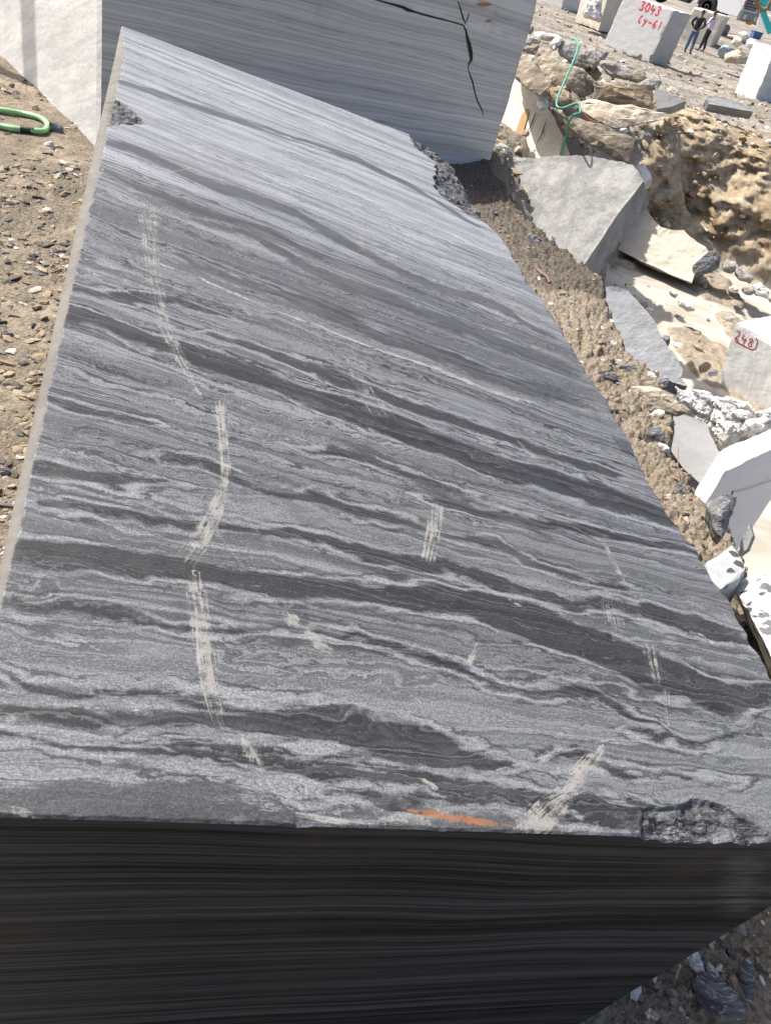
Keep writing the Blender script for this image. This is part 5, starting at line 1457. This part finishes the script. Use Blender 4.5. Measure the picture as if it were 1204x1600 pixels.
def stand(px, py, z=TZ):
    p = onz(px, py, z); p[2] = gz(p[0], p[1]); return p
pa = stand(1072, 83); pb = stand(1092, 83.5)
person(pa, -.35, [((-.30, -.03, 1.18), (-.19, .16, 1.02)), ((.34, -.12, 1.20), (.17, -.06, 1.02))], M['navy'], M['jeans'],
       'person in a navy shirt and jeans, hand on hip, beside block 3043', lean=.04, feet=((-.13, .03), (.14, -.05)), H=1.78)
person(pb, .9, [((-.27, .05, 1.17), (-.16, .24, 1.10)), ((.28, .02, 1.15), (.20, .10, .92))], M['lilac'], M['dark_trousers'],
       'person in a lilac shirt and dark trousers, beside the one in navy', lean=.03, feet=((-.10, .05), (.13, -.08)), H=1.74)

# ---- truck at the top edge
M['truck_white'] = plain('white_truck_paint', (.72, .73, .74), .35, var=.04, spec=.5)
M['truck_dark'] = plain('dark_plastic', (.035, .037, .04), .6)
M['truck_grey'] = plain('grey_truck_steel', (.26, .26, .255), .6, var=.2)
M['tyre'] = plain('black_tyre', (.03, .029, .027), .9, var=.3)
M['rim'] = plain('dusty_wheel_rim', (.42, .37, .30), .7, var=.2)
M['glass'] = plain('cab_glass', (.03, .04, .05), .08, spec=.6)
M['lamp'] = plain('headlight_lens', (.55, .55, .52), .15, spec=.6)
M['amber'] = plain('amber_hook', (.55, .27, .05), .5)
M['red_lens'] = plain('red_reflector', (.5, .03, .03), .35)

def slab_mesh(name, prof, y0, y1, mat, parent, bev=.03):
    """profile in (x, z) extruded from y0 to y1"""
    bm = bmesh.new()
    a = [bm.verts.new((x, y0, z)) for x, z in prof]; b = [bm.verts.new((x, y1, z)) for x, z in prof]
    bm.faces.new(a); bm.faces.new(b[::-1]); n = len(prof)
    for i in range(n): bm.faces.new((a[i], b[i], b[(i + 1) % n], a[(i + 1) % n]))
    bmesh.ops.recalc_face_normals(bm, faces=bm.faces)
    if bev: bmesh.ops.bevel(bm, geom=bm.edges[:], offset=bev, segments=2, affect='EDGES')
    return bm_obj(name, bm, mat, parent)

def box_mesh(name, x0, x1, y0, y1, z0, z1, mat, parent, bev=.02):
    return slab_mesh(name, [(x0, z0), (x1, z0), (x1, z1), (x0, z1)], y0, y1, mat, parent, bev)

def lathe(name, prof, mat, parent, loc, seg=40):
    """profile in (radius, y) turned about the y axis"""
    V = []; F = []
    for r, y in prof:
        for k in range(seg):
            th = 2 * math.pi * k / seg; V.append((loc[0] + r * math.cos(th), loc[1] + y, loc[2] + r * math.sin(th)))
    for i in range(len(prof) - 1):
        for k in range(seg): F.append((i * seg + k, i * seg + (k + 1) % seg, (i + 1) * seg + (k + 1) % seg, (i + 1) * seg + k))
    F.append(tuple(range(seg))); F.append(tuple((len(prof) - 1) * seg + k for k in range(seg))[::-1])
    return mesh_from(name, V, F, mat, parent, True)

def truck(loc, rz):
    t = empty('truck', loc, rz)                      # drives towards +x, near side at -y
    arch = [(.62 * math.cos(a) + 0.0, .56 + .66 * math.sin(a)) for a in np.linspace(math.pi, 0, 13)]
    cab = [(-.85, .56)] + arch + [(.85, .50), (1.95, .50), (2.03, 1.10), (1.95, 1.75), (1.02, 2.85), (.75, 2.95), (-.80, 2.95), (-.88, 2.7)]
    c = slab_mesh('cab', cab, -1.22, 1.22, M['truck_white'], t, .03)
    box_mesh('fender_lining', -.60, .60, -1.0, 1.0, .95, 1.10, M['truck_dark'], t, .01)
    gr = slab_mesh('grille', [(2.015, .95), (2.055, .95), (2.01, 1.66), (1.965, 1.66)], -.95, .95, M['truck_dark'], t, .01)
    for k in range(5):
        z = 1.02 + k * .13
        slab_mesh('slat', [(2.045 - k * .008, z), (2.08 - k * .008, z), (2.075 - k * .008, z + .045), (2.04 - k * .008, z + .045)], -.92, .92, M['truck_grey'], gr, .006)
    lathe('badge', [(.001, -.02), (.11, -.02), (.11, .02), (.001, .02)], M['lamp'], gr, (0, 0, 0)).matrix_local = Matrix.Translation((2.075, 0, 1.36)) @ Matrix.Rotation(math.pi / 2, 4, 'Z')
    box_mesh('bumper', 1.93, 2.20, -1.24, 1.24, .42, .84, M['truck_grey'], t, .04)
    for s in (-1, 1):
        h = box_mesh('headlight', 2.15, 2.23, s * .86 - .20, s * .86 + .20, .52, .72, M['lamp'], t, .02)
        box_mesh('turn_signal', 2.01, 2.05, s * 1.09 - .10, s * 1.09 + .10, 1.05, 1.30, M['red_lens'], t, .01)
        lathe('mirror_stalk', [(.02, 0), (.02, .25)] if s > 0 else [(.02, -.25), (.02, 0)], M['truck_dark'], t, (1.1, s * 1.22, 2.1), 10)
        box_mesh('mirror', 1.02, 1.10, s * 1.55 - .09, s * 1.55 + .09, 1.75, 2.35, M['truck_dark'], t, .02)
        slab_mesh('side_window', [(-.5, 1.85), (.85, 1.80), (.92, 2.0), (.66, 2.72), (-.5, 2.72)], s * 1.222 - .012, s * 1.222 + .012, M['glass'], t, .004)
        slab_mesh('door_handle', [(-.42, 1.55), (-.15, 1.55), (-.15, 1.62), (-.42, 1.62)], s * 1.235 - .02, s * 1.235 + .02, M['truck_dark'], t, .006)
    slab_mesh('windscreen', [(1.93, 1.80), (1.95, 1.80), (1.075, 2.80), (1.055, 2.80)], -1.08, 1.08, M['glass'], t, .005)
    box_mesh('tow_hook', 2.15, 2.42, -.16, .16, .30, .50, M['amber'], t, .03)
    box_mesh('step', .80, 1.20, -1.28, -.95, .28, .42, M['truck_dark'], t, .02)
    box_mesh('chassis', -6.2, .9, -.45, .45, .62, .92, M['truck_grey'], t, .02)
    bed = slab_mesh('tipper_body', [(-6.4, 1.05), (-1.15, 1.05), (-1.05, 2.6), (-1.35, 2.6), (-6.6, 2.5)], -1.25, 1.25, M['truck_grey'], t, .03)
    for k in range(6):
        box_mesh('rib', -6.1 + k * .92, -5.98 + k * .92, -1.31, -1.245, 1.1, 2.45, M['truck_grey'], bed, .01)
    box_mesh('fuel_tank', -2.3, -1.2, -1.15, -.55, .45, .95, M['truck_dark'], t, .06)
    for x in (0, -3.9, -5.2):
        for s in (-1, 1):
            w_ = lathe('wheel', [(.30, -.15), (.50, -.15), (.545, -.10), (.56, 0), (.545, .10), (.50, .15), (.30, .15)], M['tyre'], t, (x, s * 1.02, .56))
            o_ = s * .12
            lathe('rim', [(.001, .09 * s), (.09, .09 * s), (.10, .15 * s), (.12, .15 * s), (.14, .08 * s), (.26, .09 * s), (.30, .15 * s), (.315, .14 * s), (.315, .0)], M['rim'], w_, (x, s * 1.02, .56))
    tag(t, 'white tipper truck parked beyond the blocks, cut by the top edge', 'truck')
    return t
c = at(1115, 13, 58.0)
g = gz(c[0], c[1])
truck((c[0], c[1], c[2] - .56), -.55)

# ---- turquoise boom with hydraulic hoses at the top right corner
M['turquoise'] = plain('turquoise_paint', (.03, .47, .46), .4, var=.1, spec=.5)
M['hydraulic'] = plain('brown_hydraulic_hose', (.22, .15, .08), .6, var=.3)
bmE = empty('machine_boom', at(1199, 46, 30.0))
w0 = np.array(bmE.location)
def boom_beam(name, line, wid, r, mat, thick):
    A, B = at(*line[0], r), at(*line[1], r); t = unit(B - A); s = unit(np.cross(t, unit(A - CAM))); dpt = unit(np.cross(s, t)); dpt = dpt if dpt[1] > 0 else -dpt
    bm = bmesh.new(); vs = []
    for q in (A, B):
        for (a, b) in ((-.5, 0), (.5, 0), (.5, 1), (-.5, 1)): vs.append(bm.verts.new(tuple(q + s * a * wid + dpt * b * thick - w0)))
    for f in ((0, 1, 2, 3), (7, 6, 5, 4), (0, 4, 5, 1), (1, 5, 6, 2), (2, 6, 7, 3), (3, 7, 4, 0)): bm.faces.new([vs[i] for i in f])
    bmesh.ops.recalc_face_normals(bm, faces=bm.faces)
    bmesh.ops.bevel(bm, geom=bm.edges[:], offset=.012, segments=2, affect='EDGES')
    return bm_obj(name, bm, mat, bmE)
boom_beam('boom_arm', ((1188, 10), (1203, 52)), .16, 30, M['turquoise'], .35)
boom_beam('boom_plate', ((1189, -22), (1200, 14)), .26, 29.9, M['turquoise'], .3)
boom_beam('hydraulic_ram', ((1199, -18), (1212, 48)), .10, 30.1, M['truck_white'], .12)
for k, ln in enumerate((((1178, -4), (1181, 8), (1187, 15), (1194, 17), (1200, 10), (1204, -2)), ((1181, -6), (1184, 6), (1190, 13), (1197, 13), (1201, 4)))):
    tube('hydraulic_hose', [at(x, y, 29.6 - .1 * k) - w0 for x, y in ln], .035, M['hydraulic'], bmE)
tag(bmE, 'turquoise machine boom with brown hoses in the top right corner', 'machine boom')
# ==================================================================  LOOSE STONES, GRAVEL, SMALL THINGS
def stone_at(px, py, w_px, h_px, mat, label, seed, name='stone', cat='stone', sink=.35, tilt=None, r=None, group=None, cuts=3, flat=.6):
    """one loose angular stone; its seen width and height are given in photo pixels"""
    p = on_ground(px, py) if r is None else at(px, py, r)
    dist = np.linalg.norm(p - CAM); f = unit(p - CAM)
    zc = dist * float((CR.T @ f)[2] * -1)
    k = zc / FPX
    rnd = random.Random(seed)
    right = np.cross(f, [0, 0, 1.0]); right = unit(right); up = np.cross(right, f)
    a = w_px * k * .5; b = h_px * k * .5
    ang = math.radians(16.4) if tilt is None else math.radians(tilt)
    # tilt is measured in the photo, clockwise from its horizontal; the photo itself leans
    ang -= math.radians(16.4)
    e1 = right * math.cos(ang) - up * math.sin(ang); e2 = right * math.sin(ang) + up * math.cos(ang)
    pts = []
    for i in range(11):
        th = 2 * math.pi * (i + rnd.uniform(-.3, .3)) / 11
        q = rnd.uniform(.8, 1.08)
        pts.append(e1 * math.cos(th) * a * q + e2 * math.sin(th) * b * q + f * rnd.uniform(-.3, .25) * min(a, b))
    for i in range(5):
        th = rnd.uniform(0, 6.28); q = rnd.uniform(.1, .6)
        pts.append(e1 * math.cos(th) * a * q + e2 * math.sin(th) * b * q - f * rnd.uniform(.35, .8) * min(a, b) * flat)
        pts.append(e1 * math.cos(th) * a * q + e2 * math.sin(th) * b * q + f * rnd.uniform(.5, 1.1) * min(a, b))
    c = p + np.array([0, 0, min(a, b) * (1 - sink)])
    c = c - f * 0.0
    # keep it on the same sight line after lifting it off the ground
    if r is None: c = at(px, py, math.hypot(p[0], p[1]) - min(a, b) * .6)
    o = hull_rock(name, [c + q for q in pts], M[mat], cuts=cuts, amp=min(a, b) * (.10 if max(w_px, h_px) < 38 else .17), scale=.9 / max(min(a, b), .004) * .5, seed=seed, edge=min(a, b) * .05)
    tag(o, label, cat, group)
    return o

BANKST = [
 (838,381,40,15,'pale_grey','long pale grey slab shard lying on the dark part of the bank',48,'stone'),
 (865,384,30,8,'slate','thin dark upright splinter of stone near the overhanging clod of the bank',75,'stone'),
 (815,306,20,20,'tan_chip','blunt tan stone at the bank edge beside the wedge shaped block',20,'stone'),
 (836,330,10,6,'white_chip','small white chip at the bank edge below the blunt tan stone',20,'stone'),
 (838,343,11,9,'blue_grey','small bluish stone at the bank edge next to the wedge shaped block',30,'stone'),
 (796,287,16,8,'slate','flat dark grey stone on the shaded upper part of the bank',35,'stone'),
 (788,363,12,10,'grey_rock','round grey stone touching the broken corner of the largest slab',0,'stone'),
 (792,236,10,15,'grey_rock','upright grey stone at the top of the bank against the cream slab',60,'stone'),
 (778,245,7,6,'grey_rock','small grey stone at the top of the bank beside the tall block',0,'stone'),
 (798,273,10,5,'white_chip','small pale stone high on the bank above the blunt tan stone',10,'stone'),
 (777,275,7,6,'slate','small dark stone high on the bank beside the tall block',10,'stone'),
 (880,460,17,12,'grey_rock','grey stone in the shaded hollow of the bank above the sunlit soil',10,'stone'),
 (893,468,13,9,'grey_rock','small grey stone right beside the one in the shaded hollow',20,'stone'),
 (860,476,11,9,'white_chip','white chip next to the edge of the largest slab where the sunlit soil begins',20,'stone'),
 (940,528,11,10,'white_chip','upper left of two white stones below the blue grey slab',20,'stone'),
 (958,537,13,11,'white_chip','whitest stone on the sunlit bank, below the blue grey slab',30,'stone'),
 (939,513,12,7,'white_chip','white chip at the tip of the dark clod, beside the blue grey slab',20,'stone'),
 (980,577,30,18,'slate','dark grey stone with a white top on the sunlit bank',-8,'stone'),
 (950,588,40,15,'slate','flat dark slate stone left of the dark stone with a white top',10,'stone'),
 (965,564,13,6,'white_chip','small flat pale stone above the dark stone with a white top',5,'stone'),
 (940,564,15,7,'white_chip','flat pale stone near the edge of the largest slab on the sunlit bank',5,'stone'),
 (967,602,13,9,'blue_grey','small bluish stone below the flat dark slate stone',20,'stone'),
 (983,544,34,8,'tan_chip','long brown sliver of stone along the rim of the blue grey slab',38,'stone'),
 (1001,566,28,12,'grey_rock','flat grey flake at the lower rim of the blue grey slab',35,'stone'),
 (1019,588,22,10,'white_chip','pale broken flake above the orange brown stone',35,'stone'),
 (1013,600,16,11,'tan_chip','orange brown stone beside the upright blue grey stone',-10,'stone'),
 (1034,599,20,26,'blue_grey','upright blue grey stone at the end of the blue grey slab',10,'stone'),
 (1050,606,12,22,'tan_chip','narrow tan stone between the upright blue grey stone and the crumpled stone',10,'stone'),
 (1018,619,82,30,'cream_rock','long cream and white weathered stone across the bank crest',8,'boulder'),
 (1042,638,78,24,'tan_rock','layered tan stone with a dark end, under the long cream one',0,'boulder'),
 (1025,647,26,14,'white_chip','bright white angular chip in front of the layered tan stone',-30,'stone'),
 (1022,683,30,34,'slate','dark blue grey stone with a white side, midway down the bank',30,'stone'),
 (1035,700,26,16,'white_chip','white lumpy stone beside the dark blue grey one, midway down the bank',20,'stone'),
 (1041,673,17,14,'tan_chip','tan wedge of stone next to the smooth light grey slab',-20,'stone'),
 (1056,770,16,46,'slate','dark upright splinter of stone below the red wire',15,'stone'),
 (1044,776,8,11,'white_chip','small white chip at the foot of the dark splinter below the red wire',0,'stone'),
 (1100,773,40,13,'cream_rock','cream stone half buried above the triangular dark and white stone',-22,'stone'),
 (1063,728,7,6,'white_chip','tiny white chip beside the red wire',0,'stone'),
 (1087,802,14,10,'grey_rock','grey stone left of the triangular dark and white stone',20,'stone'),
]
for i, (x, y, a, b, mt, lab, tl_, cat) in enumerate(BANKST):
    stone_at(x, y, a, b, mt, lab, 300 + i, name=cat, cat=cat, tilt=tl_, cuts=3 if a > 14 else 2)
LEFTST = [
 (17,136,15,8,'slate','grey slate chip below the white face of the tall block, at the left edge',-30),
 (4,141,10,8,'tan_chip','small tan stone at the left edge below the tall block',0),
 (75,228,25,12,'white_chip','largest white stone on the left ground, beside the green hose',-10),
 (90,276,18,9,'white_chip','flat whitish stone between the green hose and the sandy patch',-10),
 (113,262,12,9,'white_chip','small pale stone near the left edge of the largest slab',20),
 (66,313,32,11,'slate','long dark slate stone at the upper rim of the sandy patch',35),
 (88,203,26,24,'slate','dark stone lying against the foot of the tall block',50),
 (57,172,14,17,'tan_chip','brown stone above the green hose at the foot of the tall block',10),
 (62,150,9,14,'tan_chip','narrow brown stone at the foot of the tall block, uppermost',15),
 (82,343,13,9,'slate','dark stone in the middle of the sandy patch',10),
 (8,398,15,10,'slate','dark stone at the left edge at the lower end of the sandy patch',0),
 (64,431,19,11,'slate','black slate stone near the slab edge below the sandy patch',10),
 (36,376,18,9,'slate','dark flat stone left of the middle of the sandy patch',15),
 (68,476,22,13,'tan_chip','pale tan stone beside the edge of the largest slab',-10),
 (12,524,24,17,'slate','striped slate stone at the left edge, halfway down',20),
 (48,551,13,8,'slate','small dark stone midway between slab and left edge',10),
 (10,603,20,10,'slate','dark slate flake at the left edge, below the striped stone',-10),
 (31,652,16,13,'grey_rock','grey stone close to the slab edge low on the left',10),
 (8,736,18,18,'slate','dark grey block of slate at the left edge, lowest of the big stones',10),
 (4,791,10,22,'slate','dark upright stone in the last corner of ground on the left',70),
 (3,186,10,6,'white_chip','white chip beside the green hose at the left edge',0),
]
for i, (x, y, a, b, mt, lab, tl_) in enumerate(LEFTST):
    stone_at(x, y, a, b, mt, lab, 400 + i, tilt=tl_, cuts=3 if a > 14 else 2)
LOWST = [
 (1084,1498,46,24,'crumpled','blue white streaked stone against the right end of the dark front face',35),
 (1112,1517,40,14,'crumpled','long white streaked stone below the blue white one, bottom right',20),
 (1122,1560,92,60,'slate','big flat grey rock in the bottom right corner',10),
 (1166,1545,26,92,'slate','long dark and white splinter slanting down in the bottom right corner',-28),
 (993,1547,18,34,'white_chip','white and grey shard at the foot of the dark front face',-12),
 (1109,1471,17,15,'blue_grey','small square bluish stone at the foot of the dark front face',-20),
 (1125,1462,14,12,'tan_chip','tan pebble right of the square bluish stone',-20),
 (1156,1449,24,13,'blue_grey','bluish flake near the right edge at the foot of the dark front face',20),
 (1089,1481,7,10,'tan_chip','small tan pebble left of the square bluish stone',10),
 (1172,1458,16,12,'tan_chip','brown stone beside the bluish flake at the right edge',10),
 (1190,1532,16,6,'white_chip','thin white chip on the soil at the right edge',35),
 (1052,1500,18,20,'tan_chip','brown clod of stone above the dangling root',10),
 (1020,1585,20,12,'white_chip','pale chip at the bottom edge of the picture',10),
]
for i, (x, y, a, b, mt, lab, tl_) in enumerate(LOWST):
    stone_at(x, y, a, b, mt, lab, 500 + i, tilt=tl_, cuts=4 if max(a, b) > 38 else 3)

# hose loop on the left, wire, root
hp = [(-60,168),(-20,176),(8,178),(35,184),(58,189),(70,195),(75,203),(70,210),(58,211),(40,210),(20,207),(0,203),(-20,201),(-60,200)]
pts = []
for x, y in hp:
    p = on_ground(x, y); pts.append(p + np.array([0, 0, .028]))
ho = tube('hose', pts, .024, M['green_hose'], seg=14)
tag(ho, 'pale green garden hose bent in a loop on the left ground', 'hose')
tp = [on_ground(x, y) + np.array([0, 0, .028]) for x, y in ((54,211),(46,210.5),(38,209.5),(32,209))]
t_ = tube('tape', tp, .0262, plain('black_tape', (.03, .03, .03), .6), seg=14, parent=ho)
t_.matrix_parent_inverse = Matrix.Translation(-ho.location)
o = tube('wire', [at(x, y, math.hypot(*on_ground(1058, 752)[:2]) + d) for x, y, d in ((1059,699,.20),(1059,716,.14),(1058,730,.08),(1060,742,.04),(1060,752,-.02))], .0022, M['red_wire'], seg=8)
tag(o, 'thin red wire sticking up from the soil bank', 'wire')
o = tube('twig', [on_ground(x, y) + np.array([0, 0, .012]) for x, y in ((838,424),(845,430),(852,437),(857,445))], .012, plain('reddish_twig', (.17, .11, .085), .8), seg=8)
tag(o, 'reddish twig on the dark part of the bank', 'twig')
rt0 = on_ground(1056, 1512)
o = tube('root', [at(x, y, math.hypot(rt0[0], rt0[1]) - .02) for x, y in ((1062,1508),(1056,1525),(1052,1545),(1046,1570),(1044,1585))], [.004, .003, .002, .0015], plain('pale_root', (.42, .34, .22), .8), seg=7)
tag(o, 'thin pale root hanging from the soil at the bottom right', 'root')

def m_gravel():
    n = NT('mixed_gravel')
    tn = n.attr('tone')
    c = n.ramp(tn, [(0, (.035, .035, .037)), (.22, (.09, .09, .093)), (.3, (.20, .195, .185)), (.45, (.30, .235, .155)), (.62, (.22, .165, .11)), (.8, (.40, .33, .235)), (.9, (.50, .48, .44)), (1, (.68, .66, .62))])
    c = n.mix(n.mul(n.noise(n.geo_pos(), 60, 4), .5), c, (.22, .18, .13))
    return n.done(c, .9, n.bump(n.noise(n.geo_pos(), 90, 4), .6, .01), .2)

def scatter(name, N, az0, az1, r0, r1, size, mask, tones, seed, flat=.6, power=2.2, sink=.2, mat=None):
    rg = np.random.default_rng(seed)
    az = np.radians(rg.uniform(az0, az1, N)); r = np.exp(rg.uniform(math.log(r0), math.log(r1), N))
    x = r * np.sin(az); y = r * np.cos(az)
    z, w_ = ground(x, y)
    keep = rg.uniform(0, 1, N) < mask(x, y, r, z, w_)
    # not inside the big blocks
    rel = np.stack([x - TB[0], y - TB[1]], 1); u = rel @ (TX[:2] / (TX[:2] @ TX[:2])); v = rel @ (TY[:2] / (TY[:2] @ TY[:2]))
    keep &= ~((u > -.02) & (u < TW - .02) & (v > -.02) & (v < TL + .05))
    x, y, z, r = x[keep], y[keep], z[keep], r[keep]; n = len(x)
    s = size[0] * (size[1] / size[0]) ** (rg.uniform(0, 1, n) ** power)
    bm = bmesh.new(); bmesh.ops.create_icosphere(bm, subdivisions=1, radius=1.0)
    base = np.array([v.co[:] for v in bm.verts]); tri = np.array([[v.index for v in f.verts] for f in bm.faces]); bm.free()
    temps = []
    for k in range(10):
        d = unit(rg.normal(size=3)); t = base.copy()
        for _ in range(7):                       # facet the pebble with random cuts
            d = unit(rg.normal(size=3)); h = rg.uniform(.30, .75); q = t @ d
            t = t - np.outer(np.maximum(q - h, 0), d)
        temps.append(t)
    T = np.array(temps)[rg.integers(0, 10, n)]
    sc3 = np.stack([rg.uniform(.8, 1.5, n), rg.uniform(.6, 1.1, n), rg.uniform(flat * .7, flat * 1.2, n)], 1)
    T = T * sc3[:, None, :]
    a = rg.uniform(0, 6.28, n); b = rg.normal(0, .35, n)
    ca, sa, cb, sb = np.cos(a), np.sin(a), np.cos(b), np.sin(b)
    X, Yv, Zv = T[..., 0], T[..., 1], T[..., 2]
    Y2 = Yv * cb[:, None] - Zv * sb[:, None]; Z2 = Yv * sb[:, None] + Zv * cb[:, None]
    X3 = X * ca[:, None] - Y2 * sa[:, None]; Y3 = X * sa[:, None] + Y2 * ca[:, None]
    P = np.stack([X3, Y3, Z2], -1) * s[:, None, None] + np.stack([x, y, z + s * (flat * .5 - sink)], -1)[:, None, :]
    F = tri[None] + (np.arange(n) * len(base))[:, None, None]
    o = mesh_np(name, P.reshape(-1, 3), F.reshape(-1, 3), mat or m_gravel(), False)
    fattr(o, 'tone', np.repeat(rg.choice(tones, n) + rg.uniform(-.04, .04, n), len(base)))
    tag(o, kind='stuff')
    return o
mg = m_gravel()
rub_mask = lambda x, y, r, z, w_: w_['left'] * (0.10 + 0.90 * sstep(-0.30, 0.15, fbm(x * 0.9 + 4, y * 0.9, 3))) * (.25 + .75 * sstep(-.15, .25, fbm(x * 4, y * 4, 3)))
g1 = scatter('gravel', 80000, -47, -22, 1.6, 11, (.0035, .052), rub_mask, [.05, .08, .1, .14, .18, .22, .3, .5, .55, .6, .6, .63, .66, .7, .74, .88], 1, power=3.1, flat=.45, mat=mg)
tag(g1, 'loose dark and tan gravel on the sandy ground to the left', 'gravel')
g2 = scatter('gravel', 15000, -1, 49, 1.0, 9.5, (.004, .030), lambda x, y, r, z, w_: w_['bank'], [.1, .15, .3, .45, .5, .55, .6, .6, .65, .7, .78, .95], 2, power=2.4, mat=mg)
tag(g2, 'loose gravel and clods on the soil bank right of the largest slab', 'gravel')
g3 = scatter('gravel', 15000, -1, 18, 11, 60, (.02, .16), lambda x, y, r, z, w_: np.clip(1 - w_['floor'] * .85, 0, 1) * (r > 11) * (.25 + .75 * sstep(-.1, .3, fbm(x * .5, y * .5, 3))) * np.clip(30 / r, .3, 1), [.3, .45, .5, .6, .7, .8, .8, .9, 1.0], 3, power=3.2, mat=mg)
tag(g3, 'rubble and gravel over the heap, the earth cliff and the upper terrace', 'gravel')
